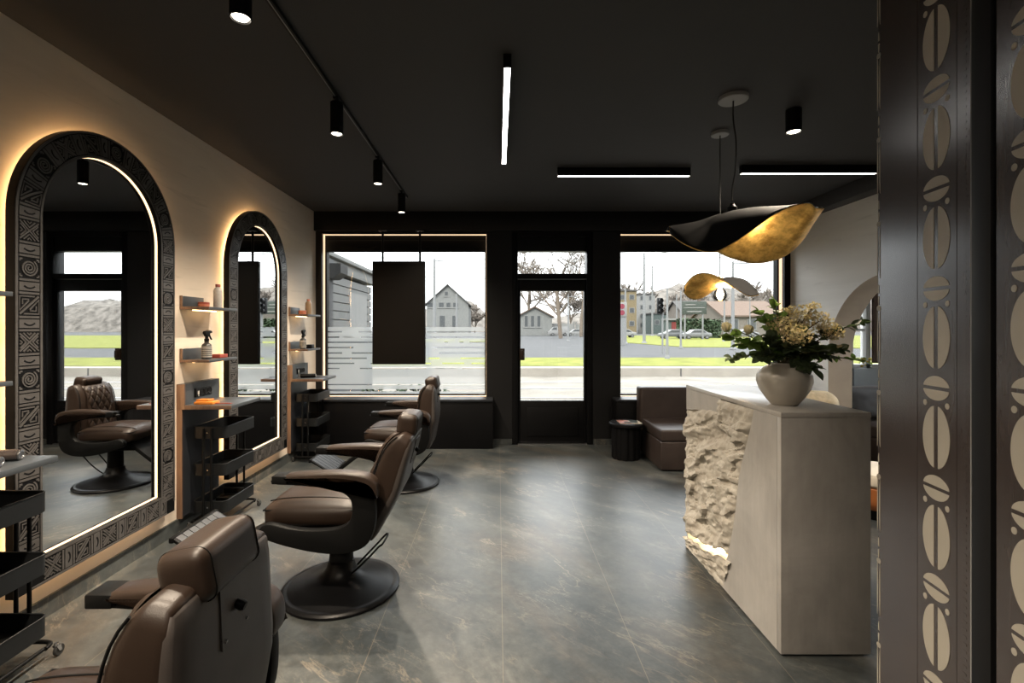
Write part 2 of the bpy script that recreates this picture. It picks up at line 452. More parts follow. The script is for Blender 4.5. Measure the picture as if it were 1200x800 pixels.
# right wall with an arched opening
YC, ZCN, RA, TW = 4.505, 1.13, .85, .255
def arch_wall(x0, x1):
    m = MB(); n = 40
    m.box(x0, x1, YC+RA, 6.3, 0, ZC); m.box(x0, x1, YR, YC-RA, 0, ZC)
    pr = [(YC+RA*math.cos(PI*k/n), ZCN+RA*math.sin(PI*k/n)) for k in range(n+1)]
    for (ya, za), (yb, zb) in zip(pr, pr[1:]):
        m.quad([(x0,ya,za),(x0,yb,zb),(x0,yb,ZC),(x0,ya,ZC)]); m.quad([(x1,ya,za),(x1,ya,ZC),(x1,yb,ZC),(x1,yb,zb)])
        m.quad([(x0,ya,za),(x1,ya,za),(x1,yb,zb),(x0,yb,zb)])
    return m
struct('wall_right', arch_wall(XR, XR+TW), 'plaster_pale', smooth=20)
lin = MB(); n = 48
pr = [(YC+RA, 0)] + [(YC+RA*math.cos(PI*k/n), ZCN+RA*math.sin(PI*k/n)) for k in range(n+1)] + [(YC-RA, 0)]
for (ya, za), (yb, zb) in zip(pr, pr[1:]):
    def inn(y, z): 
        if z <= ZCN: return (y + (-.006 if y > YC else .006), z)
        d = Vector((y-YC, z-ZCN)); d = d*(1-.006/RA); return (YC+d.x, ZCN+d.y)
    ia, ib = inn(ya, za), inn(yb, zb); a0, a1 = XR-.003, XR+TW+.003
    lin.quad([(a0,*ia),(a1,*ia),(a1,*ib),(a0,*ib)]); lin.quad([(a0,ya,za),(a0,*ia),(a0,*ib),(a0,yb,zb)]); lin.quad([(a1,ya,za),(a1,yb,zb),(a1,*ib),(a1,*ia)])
struct('trim_7', lin, 'arch_taupe')                                                        # inner face of the arch, browner than the wall
struct('wall_alcove', MB().box(5.2, 5.4, YR, 3.6, 0, ZC).box(5.2, 5.4, 5.7, 6.3, 0, ZC).box(5.2, 5.4, 3.6, 5.7, 0, .8).box(5.2, 5.4, 3.6, 5.7, 2.4, ZC), 'plaster_pale')
r4 = bpy.data.objects.new('alcove_fill_window', None); COL.objects.link(r4); r4.location = (5.3, 4.65, .8); r4['kind'] = 'structure'  # unseen window, added to let daylight into the alcove
f = MB()
for y_ in (3.6, 4.62, 5.64): f.box(5.27, 5.34, y_, y_+.06, .8, 2.4)
f.box(5.27, 5.34, 3.66, 5.64, .8, .86).box(5.27, 5.34, 3.66, 5.64, 2.34, 2.4)
obj('window_frame', f, 'window_white', r4)
obj('glass_pane', MB().box(5.30, 5.305, 3.66, 5.64, .86, 2.34), 'glass_clear', r4)
struct('wall_alcove_side', MB().box(XR+TW, 5.2, 3.2, 3.4, 0, ZC), 'plaster_pale')

# ---- shop-front glazing
def led_frame(m, x0, x1, z0, z1, y0, y1, t=.012):
    m.box(x0, x0+t, y0, y1, z0, z1); m.box(x1-t, x1, y0, y1, z0, z1)
    m.box(x0+t, x1-t, y0, y1, z1-t, z1); m.box(x0+t, x1-t, y0, y1, z0, z0+t)
def shop_window(name, x0, x1, z0=.597, z1=2.64):
    root = bpy.data.objects.new(name, None); COL.objects.link(root); root.location = ((x0+x1)/2, 6.2, z0); root['kind'] = 'structure'
    f = MB(); t = .022
    f.box(x0, x0+t, 6.17, 6.26, z0, z1); f.box(x1-t, x1, 6.17, 6.26, z0, z1); f.box(x0+t, x1-t, 6.17, 6.26, z0, z0+.02); f.box(x0+t, x1-t, 6.17, 6.26, z1-.06, z1)
    obj('window_frame', f, 'black_metal', root)
    obj('shade_box', MB().box(x0+t, x1-t, 6.165, 6.25, 2.434, z1-.06, .006), 'black_metal', root)
    obj('glass_pane', MB().box(x0+t, x1-t, 6.212, 6.218, z0+.02, 2.434), 'glass_clear', root)
    g = MB(); led_frame(g, x0+.0005, x1-.0005, z0+.0005, z1-.0005, 6.10, 6.162, .0025)
    obj('led_strip', g, 'led_window', root)
    return root
w1 = shop_window('window_1', -2.205, -.145); w2 = shop_window('window_2', 1.535, 3.585)
# frosted privacy film on the left pane: bands with thin clear gaps
fm = MB(); K = 6.207/567
edges = [(383,387.7),(389.6,394),(395.9,400),(401.9,406.2),(408,412.6),(414.4,418.7),(420.5,424.8),(426.5,430.8),(432.3,449.8),(451.2,456),(458.4,461.5)]
for i, (a, b) in enumerate(edges):
    fm.quad([(-2.18, 6.207, 1.45-(b-385)*K), (-.17, 6.207, 1.45-(b-385)*K), (-.17, 6.207, 1.45-(a-385)*K), (-2.18, 6.207, 1.45-(a-385)*K)])
    if i < 8:    # the gaps are bridged in places
        for k in range(4):
            xa = -2.1 + random.random()*1.7; xb = min(xa + .06 + random.random()*.3, -.17); nb = edges[i+1][0]
            fm.quad([(xa, 6.207, 1.45-(nb-385)*K), (xb, 6.207, 1.45-(nb-385)*K), (xb, 6.207, 1.45-(b-385)*K), (xa, 6.207, 1.45-(b-385)*K)])
obj('frosted_film', fm, 'frosted_film', w1, recalc=False)
# alcove window
r3 = bpy.data.objects.new('window_3', None); COL.objects.link(r3); r3.location = (4.81, 6.2, .95); r3['kind'] = 'structure'
f = MB()
for a in ((4.42,4.50,.95,2.4),(5.12,5.2,.95,2.4),(4.66,4.72,.95,2.4)): f.box(a[0], a[1], 6.12, 6.22, a[2], a[3], .004)
f.box(4.42, 5.2, 6.12, 6.22, .95, 1.0); f.box(4.42, 5.2, 6.12, 6.22, 2.34, 2.4); f.box(4.42, 5.2, 6.14, 6.2, 1.42, 1.45)
obj('window_frame', f, 'window_white', r3)
obj('glass_pane', MB().box(4.45, 5.18, 6.168, 6.173, 1.0, 2.34), 'glass_clear', r3)
struct('trim_8', MB().box(4.42, 5.2, 6.0, 6.22, .72, .95), 'panel_greyblue')
struct('trim_9', MB().box(3.93, 5.2, 5.92, YB, .70, .735, .004), 'window_white')
cm = MB(); n = 60; xs = [4.70+.36*k/n for k in range(n+1)]
ft = [(x, 6.07+.018*math.sin(k*1.05)) for k, x in enumerate(xs)]
cm.prism(ft + [(x, y+.006) for x, y in ft[::-1]], 'z', 1.02, 2.42)
tag(obj('curtain', cm, 'curtain_brown', origin=(4.9, 6.07, 1.02)), 'brown curtain hanging at the small window behind the arch', 'curtain')

# ---- entrance door
D = bpy.data.objects.new('door_1', None); COL.objects.link(D); D.location = (.68, 6.12, 0); D['kind'] = 'structure'
f = MB()
f.box(.175, .25, 6.05, 6.22, 0, 2.68, .004); f.box(1.115, 1.19, 6.05, 6.22, 0, 2.68, .004)
f.box(.25, 1.115, 6.05, 6.22, 2.60, 2.68); f.box(.25, 1.115, 6.06, 6.22, 2.075, 2.14); f.box(.25, 1.115, 6.08, 6.2, 2.425, 2.60)
obj('door_frame', f, 'black_satin', D)
obj('transom_glass', MB().box(.25, 1.115, 6.148, 6.154, 2.14, 2.425), 'glass_clear', D)
lf = MB(); y0, y1 = 6.085, 6.15
lf.box(.252, .285, y0, y1, .012, 2.07, .003); lf.box(1.085, 1.113, y0, y1, .012, 2.07, .003)
lf.box(.285, 1.085, y0, y1, 1.925, 2.07, .003); lf.box(.285, 1.085, y0, y1, .012, .545, .003)
lf.box(.36, 1.01, y0-.012, y0, .10, .46, .008)
lf = obj('door_leaf', lf, 'black_satin', D)
obj('leaf_glass', MB().box(.285, 1.085, 6.115, 6.121, .545, 1.925), 'glass_clear', lf)
h = MB().box(.272, .335, 6.050, 6.085, 1.055, 1.205, .006).box(.285, .322, 6.02, 6.05, 1.08, 1.18, .008)
obj('handle', h, 'leather_brown', lf)
obj('threshold', MB().box(.25, 1.115, 6.05, 6.2, 0, .011), 'steel_dull', D)
# ------------------------------------------------------------------ arched mirrors on the left wall
def ribbon(m, pts, w, x0, x1, mapf, closed=False):
    """raised flat band following pts (s,t) on the frame face"""
    P = [Vector(p) for p in pts]; n = len(P); a = []; b = []
    for i in range(n):
        d = (P[(i+1) % n] - P[i-1]) if closed else (P[min(i+1, n-1)] - P[max(i-1, 0)])
        if d.length < 1e-9: d = Vector((1,0))
        d.normalize(); q = Vector((-d.y, d.x))*w/2
        a.append(mapf(P[i]+q)); b.append(mapf(P[i]-q))
    def v(p, x): return m.bm.verts.new((x, p[0], p[1]))
    A0 = [v(p, x0) for p in a]; A1 = [v(p, x1) for p in a]; B0 = [v(p, x0) for p in b]; B1 = [v(p, x1) for p in b]
    rng = range(n if closed else n-1)
    for i in rng:
        j = (i+1) % n
        for q in ((A1[i],A1[j],B1[j],B1[i]), (A0[i],A1[i],A1[j],A0[j]), (B0[i],B0[j],B1[j],B1[i])):
            f = m.bm.faces.new(q); f.material_index = m.mi
    if not closed:
        for i in (0, n-1):
            f = m.bm.faces.new((A0[i],A1[i],B1[i],B0[i])); f.material_index = m.mi
def make_mirror():
    """local frame: x = out from the wall, y = along it (0 = middle), z up from the floor"""
    HW, FW, Z0, ZS = .545, .135, .215, 1.985       # half width, frame band, bottom, spring line
    XF = .080                                      # face of the frame
    def contour(off, n=44):                         # outline inset by off
        r = HW-off
        return [(-r, Z0+off)] + [(-r*math.cos(PI*k/n), ZS+r*math.sin(PI*k/n)) for k in range(n+1)] + [(r, Z0+off)]
    root = thing('arched_mirror', '', 'mirror')
    def band(o0, o1, x0, x1, m=None):
        m = m or MB(); A, B = contour(o0), contour(o1); n = len(A)
        for i in range(n):
            j = (i+1) % n
            m.quad([(x1,*A[i]),(x1,*A[j]),(x1,*B[j]),(x1,*B[i])]); m.quad([(x0,*A[i]),(x0,*B[i]),(x0,*B[j]),(x0,*A[j])])
            m.quad([(x0,*A[i]),(x0,*A[j]),(x1,*A[j]),(x1,*A[i])]); m.quad([(x0,*B[i]),(x1,*B[i]),(x1,*B[j]),(x0,*B[j])])
        return m
    fr = obj('frame', band(0, FW, .038, XF), 'black_satin', root, smooth=25)
    # carved relief running along the band
    LS = ZS-Z0-FW/2; RC = HW-FW/2; LA = PI*RC; WB = 2*RC
    def mp(p):
        s, t = p
        if s < 0 or s > LS*2+LA:                    # along the bottom
            q = -s if s < 0 else s-(LS*2+LA)
            if s < 0: return (-RC+q, Z0+FW/2+t)
            return (RC-q, Z0+FW/2+t)
        if s < LS: return (-RC-t, Z0+FW/2+s)
        if s < LS+LA:
            a = (s-LS)/RC; return (-(RC+t)*math.cos(a), ZS+(RC+t)*math.sin(a))
        return (RC+t, ZS-(s-LS-LA))
    cm = MB(); X0, X1 = XF-.001, XF+.004
    def dense(a, b, n=6): return [Vector(a).lerp(Vector(b), k/n) for k in range(n+1)]
    full = dense((0,0), (LS,0), 4) + dense((LS,0), (LS+LA,0), 60)[1:] + dense((LS+LA,0), (2*LS+LA,0), 4)[1:]
    for t in (-.060, .060): ribbon(cm, [Vector((p.x, t)) for p in full], .011, X0, X1, mp)
    for t in (-.060, .060): ribbon(cm, dense((-.01,t), (-WB+.01,t), 4), .011, X0, X1, mp)
    def motif(kind, s0, q):
        c = Vector((s0, 0)); h = q/2
        def rb(pts, w=.007): ribbon(cm, [c+Vector(p) for p in pts], w, X0, X1, mp)
        if kind == 'bar':
            rb([(0,-.049),(0,0),(0,.049)], .010)
        elif kind == 'cres':                        # raised tile with a dark crescent cut in it
            rb([(0,-.049),(0,-.02),(0,.02),(0,.049)], .040)
            cm.mi = 1; ribbon(cm, [c+Vector((-.008+.010*(k/8*2-1)**2, .026*(k/8*2-1))) for k in range(9)], .007, X0, X1+.0012, mp); cm.mi = 0
        elif kind == 'spiral':
            n = 60; rb([((.004+.036*k/n)*math.cos(PI*2*2.9*k/n), (.004+.036*k/n)*math.sin(PI*2*2.9*k/n)) for k in range(n+1)], .0068)
            for sx in (-1,1):
                for sy in (-1,1): rb([(sx*.040, sy*.034),(sx*.040, sy*.045),(sx*.030, sy*.046)], .008)
        elif kind == 'cross':
            rb(dense((-.042,-.046),(.042,.046))); rb(dense((-.042,.046),(.042,-.046)))
            for a in (0,1,2,3):
                def rt(p): 
                    for _ in range(a): p = (-p[1], p[0])
                    return p
                rb([rt(p) for p in ((.043,-.028),(.016,0),(.043,.028))], .007); rb([rt(p) for p in ((.044,-.010),(.034,0),(.044,.010))], .006)
        elif kind == 'zed':
            rb(dense((-.042,.046),(.042,-.046)), .009)
            for sg in (1,-1):
                rb([(sg*.041, sg*-.026),(sg*.041, sg*.047),(sg*-.026, sg*.047),(sg*.022,sg*.002)], .007)
                rb([(sg*.027, sg*.002),(sg*.027, sg*.033),(sg*.004, sg*.033)], .006)
    seq = ['cross','zed','spiral']; k = 0; s = .06
    while s < 2*LS+LA-.05:
        motif(seq[k % 3], s, .09); 
        motif('bar', s+.056, 0); motif('cres', s+.087, 0); motif('bar', s+.118, 0)
        s += .174; k += 1
    k = 0; s = -.12
    while s > -WB+.10:
        motif(seq[k % 2], s, .09); motif('bar', s-.056, 0); motif('cres', s-.087, 0); motif('bar', s-.118, 0)
        s -= .174; k += 1
    obj('carved_relief', cm, ['carved_grey','black_satin'], fr, smooth=0, recalc=True)
    # glass sits back from the face, with a light strip round the inner lip
    g = MB(); A = contour(FW-.002); g.bm.faces.new([g.bm.verts.new((.050, *p)) for p in A])
    gm = obj('mirror_glass', g, 'mirror_silver', root, smooth=0, recalc=False)
    if gm.data.polygons[0].normal.x < 0: gm.data.flip_normals()
    obj('led_strip', band(FW-.0005, FW+.003, .0503, .0575), 'led_mirror', root, smooth=25)
    obj('backlight', band(.050, .060, .012, .034), 'led_halo', root, smooth=25)
    obj('mounting_plate', band(.062, .14, 0, .040), 'black_metal', root, smooth=25)
    return root
mir = make_mirror(); mir.location = (XL, 2.745, 0)
tag(mir, 'large arched mirror with carved black frame and warm backlight, the nearer of the two', 'mirror', 'arched mirrors')
m2 = copy_tree(mir); m2.location = (XL, 4.50, 0)
m2['label'] = 'arched carved mirror with warm backlight beside the shop window, the farther of the two'

# ------------------------------------------------------------------ styling stations between the mirrors (y = 0 at the near end)
def make_station():
    root = thing('styling_station', '', 'shelf unit', (XL, 0, 0))
    def B(*a, **k): return MB().box(XL+a[0], XL+a[1], *a[2:], **k)
    back = obj('back_panel', B(0, .036, 0, .45, .11, .875), 'dark_laminate', root)
    obj('edge_strip', B(-.0, .038, -.010, .0, .10, .875), 'wood_edge', back)
    up = obj('upstand', B(0, .056, 0, .42, .905, 1.055), 'slate_laminate', root)
    obj('edge_strip', B(0, .058, -.012, 0, .875, 1.055, r=.002), 'wood_edge', up)
    ct = MB().box(XL, XL+.385, 0, .42, .878, .905, .003); ct.mi = 1
    obj('counter_shelf', ct, ['slate_laminate','wood_edge'], root)
    obj('shelf_edge', MB().box(XL, XL+.386, -.010, 0, .876, .905, .002), 'wood_edge', root)
    s = MB().box(XL+.056, XL+.062, .10, .31, .945, 1.012, .003); so = obj('socket_strip', s, 'black_gloss', root)
    obj('switch', MB().box(XL+.060, XL+.070, .100, .118, .947, 1.010, .002), 'black_metal', so)
    obj('usb_port', MB().box(XL+.0615, XL+.0645, .132, .150, .966, .990).box(XL+.0615, XL+.066, .138, .144, .950, .964), 'label_silver', so)
    for k in range(3):
        t = MB(); bm2 = MB().lathe([(0,.001),(.018,.001),(.021,.004),(.023,.0045),(.0245,.0)], n=24)
        for v in bm2.bm.verts: v.co = Vector((XL+.0615+v.co.z, .185+.048*k+v.co.x, .979+v.co.y))
        obj('socket', bm2, 'black_metal', so)
    return root
def make_shelf():
    root = thing('wall_shelf', '', 'shelf', (XL, 0, 0))
    obj('shelf_board', MB().box(XL, XL+.21, .0, .37, 0, .020, .002), 'slate_laminate', root)
    obj('back_board', MB().box(XL, XL+.018, .0, .25, .020, .098, .002), 'slate_laminate', root)
    obj('edge_strip', MB().box(XL, XL+.21, -.008, 0, 0, .021, .002).box(XL, XL+.020, -.008, 0, .02, .1, .002), 'wood_edge', root)
    return root
def shelf_led(sh, z):                     # light bar set under the board
    return obj('led_bar', MB().box(XL+.05, XL+.062, .06, .34, -.006, .001), 'led_shelf', sh)
st0 = make_station(); sh0 = make_shelf(); shelf_led(sh0, 0)
ST = [1.665, 3.44, 5.24]
for i, y in enumerate(ST):
    o = st0 if i == 0 else copy_tree(st0); o.location = (XL, y, 0)
    tag(o, ['slate counter shelf on dark wall panel at the left edge, two hair trimmers on it',
            'slate counter shelf with socket strip between the two mirrors, orange comb on it',
            'slate counter shelf with socket strip beside the shop window, black trimmer on it'][i], 'shelf unit', 'styling counters')
    for j, z in enumerate((1.588, 1.207)):
        o = sh0 if (i, j) == (0, 0) else copy_tree(sh0); o.location = (XL, y+.03, z)
        tag(o, [['upper wall shelf at the left edge before the big mirror', 'lower wall shelf at the left edge before the big mirror'],
                ['small upper wall shelf between the mirrors holding a red capped bottle', 'small lower wall shelf between the mirrors holding a spray bottle'],
                ['small upper wall shelf by the window holding an amber bottle', 'small lower wall shelf by the window holding a spray bottle']][i][j], 'shelf', 'wall shelves')

# products on the shelves
def spray_bottle(label, x, y, z):
    r = thing('spray_bottle', label, 'bottle', (x, y, z), 'spray bottles')
    b = obj('bottle', MB().lathe([(0,0),(.030,0),(.034,.004),(.034,.095),(.030,.108),(.016,.118),(.0145,.13),(0,.13)], (x,y,z), 28), 'bottle_black', r)
    lb = MB().lathe([(.0346,.014),(.0346,.092)], (x,y,z), 28); lb.mi = 0
    l_ = obj('label', lb, 'label_silver', b, recalc=True)
    st = MB()
    for k in range(6): st.lathe([(.0349,.022+.011*k),(.0349,.028+.011*k)], (x,y,z), 28)
    obj('label_print', st, 'bottle_black', b)
    h = MB().lathe([(.0155,.128),(.0165,.132),(.0165,.148),(.011,.152),(.011,.172)], (x,y,z), 20)
    h.prism([(y-.034,z+.190),(y-.028,z+.204),(y+.020,z+.212),(y+.052,z+.206),(y+.056,z+.192),(y+.03,z+.188),(y+.012,z+.165),(y-.012,z+.165)], 'x', x-.011, x+.011, .003)
    obj('sprayer_head', h, 'black_metal', r)
    obj('trigger', MB().tube(smoothline([(x,y+.030,z+.192),(x,y+.036,z+.172),(x,y+.052,z+.150),(x,y+.062,z+.142)], 5), [.006]*15+[.004], 8), 'black_metal', r)
    return r
def jar(name, label, x, y, z, r, h, mat, lid, grp=None):
    o = thing(name, label, 'jar', (x,y,z), grp)
    obj('jar_body', MB().lathe([(0,0),(r*.97,0),(r,.003),(r,h*.58),(r*.97,h*.6),(0,h*.6)], (x,y,z), 32), mat, o)
    obj('jar_lid', MB().lathe([(r*1.02,h*.6),(r*1.02,h*.97),(r*.98,h),(0,h)], (x,y,z), 32), lid, o)
def tall_bottle(label, x, y, z, h, mat, cap, r=.032):
    o = thing('product_bottle', label, 'bottle', (x,y,z), 'bottles on the upper shelves')
    obj('bottle_body', MB().lathe([(0,0),(r*.94,0),(r,.005),(r,h*.70),(r*.86,h*.80),(r*.5,h*.86),(r*.45,h*.89),(0,h*.89)], (x,y,z), 30), mat, o)
    obj('cap', MB().lathe([(r*.56,h*.885),(r*.56,h*.985),(r*.5,h),(0,h)], (x,y,z), 24), cap, o)
S1, S2 = ST[1]+.03, ST[2]+.03
tall_bottle('pale bottle with a red cap standing on the upper shelf between the mirrors', XL+.15, S1+.21, 1.608, .18, 'label_silver', 'plastic_red')
jar('product_tin', 'low red tin on the upper shelf between the mirrors', XL+.12, S1+.08, 1.608, .038, .036, 'tin_copper', 'plastic_red', 'low tins')
spray_bottle('black spray bottle with silver label on the shelf between the mirrors', XL+.13, S1+.10, 1.227)
tag(obj('product_box', MB().box(XL+.10, XL+.17, S1+.20, S1+.31, 1.227, 1.255, .004), 'plastic_red', origin=(XL+.13, S1+.25, 1.227)), 'small dark red box beside the spray bottle between the mirrors', 'box')
tall_bottle('amber bottle on the upper shelf beside the shop window', XL+.14, S2+.19, 1.608, .175, 'bottle_amber', 'tin_copper', .034)
jar('product_tin', 'low copper tin on the upper shelf beside the shop window', XL+.12, S2+.07, 1.608, .042, .042, 'tin_copper', 'tin_copper', 'low tins')
spray_bottle('black spray bottle on the shelf beside the shop window', XL+.12, S2+.09, 1.227)
tag(obj('product_box', MB().box(XL+.12, XL+.185, S2+.16, S2+.25, 1.227, 1.272, .004), 'black_gloss', origin=(XL+.15, S2+.2, 1.227)), 'small black box beside the spray bottle at the shop window', 'box')
# counter things
def comb(name, label, x, y, z, mat, ln, wd, n=22):
    r = thing(name, label, 'comb', (x,y,z))
    obj('spine', MB().box(x-ln/2, x+ln/2, y, y+wd*.45, z, z+.006, .0015), mat, r)
    t = MB()
    for k in range(n): t.box(x-ln/2+.003+k*(ln-.008)/(n-1), x-ln/2+.005+k*(ln-.008)/(n-1), y+wd*.44, y+wd, z+.0015, z+.0045)
    obj('teeth', t, mat, r)
comb('comb', 'dark red comb lying on the counter between the mirrors', XL+.27, ST[1]+.06, .905, 'plastic_red', .15, .03)
o = thing('guard_box', 'bright orange box on the counter between the mirrors', 'box', (XL+.17, ST[1]+.06, .905))
obj('box_base', MB().box(XL+.10, XL+.235, ST[1]+.025, ST[1]+.12, .905, .925, .004), 'plastic_orange', o)
obj('box_lid', MB().box(XL+.098, XL+.19, ST[1]+.05, ST[1]+.122, .9255, .937, .004), 'plastic_orange', o)
def trimmer(label, x, y, z, ang, sc=1, mat='panel_brown'):
    r = thing('hair_trimmer', label, 'hair trimmer', (x,y,z), 'hair trimmers')
    M = Matrix.Translation((x,y,z+.0235*sc)) @ Matrix.Rotation(ang, 4, 'Z') @ Matrix.Rotation(PI/2, 4, 'Y') @ Matrix.Scale(sc, 4)
    def lt(p, mat, nm, par):
        m_ = MB().lathe(p, n=28)
        for v in m_.bm.verts: v.co = M @ v.co
        return obj(nm, m_, mat, par)
    b = lt([(0,-.085),(.017,-.085),(.0235,-.078),(.0235,.062),(.022,.078),(.0,.078)], mat, 'trimmer_body', r)
    lt([(0,.0785),(.019,.0785),(.0205,.083),(.019,.087),(.013,.088),(.012,.086),(.005,.086),(.0,.086)], 'steel_dull', 'end_ring', r)
    m_ = MB()
    for k in range(9): m_.box(-.019+.0044*k, -.0165+.0044*k, -.004, .004, -.112, -.086)
    m_.box(-.020,.020,-.005,.005,-.097,-.084)
    for v in m_.bm.verts: v.co = M @ v.co
    obj('blade', m_, 'chrome', r)
trimmer('brown cylindrical hair trimmer lying at the back of the leftmost counter', XL+.22, ST[0]+.32, .905, R(15), 1.0)
trimmer('brown cylindrical hair trimmer lying in front on the leftmost counter', XL+.245, ST[0]+.215, .905, R(12), 1.0)
trimmer('black hair trimmer lying on the counter beside the shop window', XL+.17, ST[2]+.14, .905, R(20), .95, 'black_metal')
comb('comb', 'black comb lying on the counter beside the shop window', XL+.31, ST[2]+.16, .905, 'black_metal', .13, .028)

# ------------------------------------------------------------------ three tier trolleys
def make_trolley():
    """local: x 0..0.245 out from the wall side, y 0..0.43"""
    r = thing('storage_trolley', '', 'trolley')
    W, LN = .245, .43
    def rrect(o, rad=.035, n=5):
        x0, x1, y0, y1 = o, W-o, o, LN-o; rad = rad-o; P = []
        for cx, cy, a0 in ((x1-rad,y0+rad,-90),(x1-rad,y1-rad,0),(x0+rad,y1-rad,90),(x0+rad,y0+rad,180)):
            for k in range(n+1):
                a = R(a0+90*k/n); P.append((cx+rad*math.cos(a), cy+rad*math.sin(a)))
        return P
    for z0, z1 in ((.655,.738),(.385,.468),(.115,.198)):
        m_ = MB(); A, B = rrect(0), rrect(.004); n = len(A)
        ra = [[m_.bm.verts.new((p[0], p[1], z)) for p in Q] for Q, z in ((A,z0),(A,z1),(B,z1),(B,z0+.004))]
        for a, b in zip(ra, ra[1:]):
            for k in range(n): m_.bm.faces.new((a[k], a[(k+1)%n], b[(k+1)%n], b[k]))
        m_.bm.faces.new(ra[0][::-1]); m_.bm.faces.new(ra[3])
        m_.tube([(p[0],p[1],z1) for p in rrect(.002)], .004, 6, closed=True)
        for k in range(12): m_.box(.02, W-.02, .03+.032*k, .044+.032*k, z0+.0035, z0+.006)
        t = obj('tray', m_, 'tray_metal', r)
        for yy, s in ((-.003, -1), (LN+.003, 1)): obj('bolt', MB().cyl((W*.47, yy, (z0+z1)/2), (W*.47, yy+s*.004, (z0+z1)/2), .006, 12), 'chrome', t)
    for yy, s in ((-.009, 1), (LN+.009, -1)):
        for xx in (W*.36, W*.60): obj('post', MB().tube([(xx,yy,.062),(xx,yy,.72),(xx,yy+s*.002,.728)], .0085, 10), 'black_metal', r)
        obj('base_rail', MB().tube(smoothline([(.0,yy+s*.03,.056),(.02,yy-s*.012,.058),(W/2,yy-s*.015,.058),(W-.02,yy-s*.012,.058),(W,yy+s*.03,.056)], 6), .009, 10), 'black_metal', r)
    for xx in (.006, W-.006): obj('side_rail', MB().tube([(xx,.02,.056),(xx,LN-.02,.056)], .008, 10), 'black_metal', r)
    for xx in (-.012, W+.016):
        for yy in (-.015, LN+.015):
            c = thing_part = obj('caster', MB().cyl((xx,yy,.060),(xx,yy,.048),.008,10).prism([(yy-.010,.05),(yy+.012,.05),(yy+.016,.022),(yy+.006,.022)],'x',xx-.011,xx-.0095).prism([(yy-.010,.05),(yy+.012,.05),(yy+.016,.022),(yy+.006,.022)],'x',xx+.0095,xx+.011), 'chrome', r)
            m_ = MB().lathe([(0,-.008),(.010,-.008),(.010,-.007),(.021,-.008),(.024,-.005),(.024,.005),(.021,.008),(.010,.007),(.010,.008),(0,.008)], n=22)
            for v in m_.bm.verts: v.co = Vector((xx+v.co.z, yy+.011+v.co.x, .024+v.co.y))
            obj('wheel', m_, 'rubber', c)
    return r
tr = make_trolley()
for i, y in enumerate((1.695, 3.50, 5.27)):
    o = tr if i == 0 else copy_tree(tr); o.location = (-2.215, y, 0)
    tag(o, ['black three tier trolley at the left edge in front of the big mirror', 'black three tier trolley under the counter between the two mirrors', 'black three tier trolley under the counter by the shop window'][i], 'trolley', 'storage trolleys')
def brush(label, x, y, z, mat='wood_edge'):
    r = thing('hair_brush', label, 'brush', (x,y,z))
    obj('handle', MB().tube(smoothline([(x,y-.10,z+.012),(x,y-.05,z+.012),(x,y+.0,z+.012)], 5), [.007]*5+[.010]*5+[.011], 10), mat, r)
    obj('head', MB().box(x-.022, x+.022, y-.002, y+.10, z+.006, z+.020, .006), mat, r)
    b = MB()
    for i in range(5):
        for j in range(10): b.cyl((x-.016+.008*i, y+.008+.0095*j, z+.019), (x-.016+.008*i, y+.008+.0095*j, z+.034), .0014, 5)
    obj('bristles', b, 'fabric_sand', r)
brush('wooden brush lying in the middle tray of the leftmost trolley', -2.14, 1.93, .391)
comb('comb', 'pale comb lying in the bottom tray of the leftmost trolley', -2.09, 1.92, .121, 'steel_dull', .12, .06, 14)
comb('comb', 'grey comb lying in the bottom tray of the trolley between the mirrors', -2.09, 3.66, .121, 'steel_dull', .13, .05, 14)
o = thing('clipper_case', 'dark open case in the bottom tray of the trolley between the mirrors', 'case', (-2.10, 3.76, .121))
obj('case_base', MB().box(-2.18, -2.02, 3.73, 3.84, .121, .146, .005), 'black_metal', o)
obj('case_lid', MB().box(-2.18, -2.02, 3.838, 3.85, .146, .19, .004), 'black_metal', o)

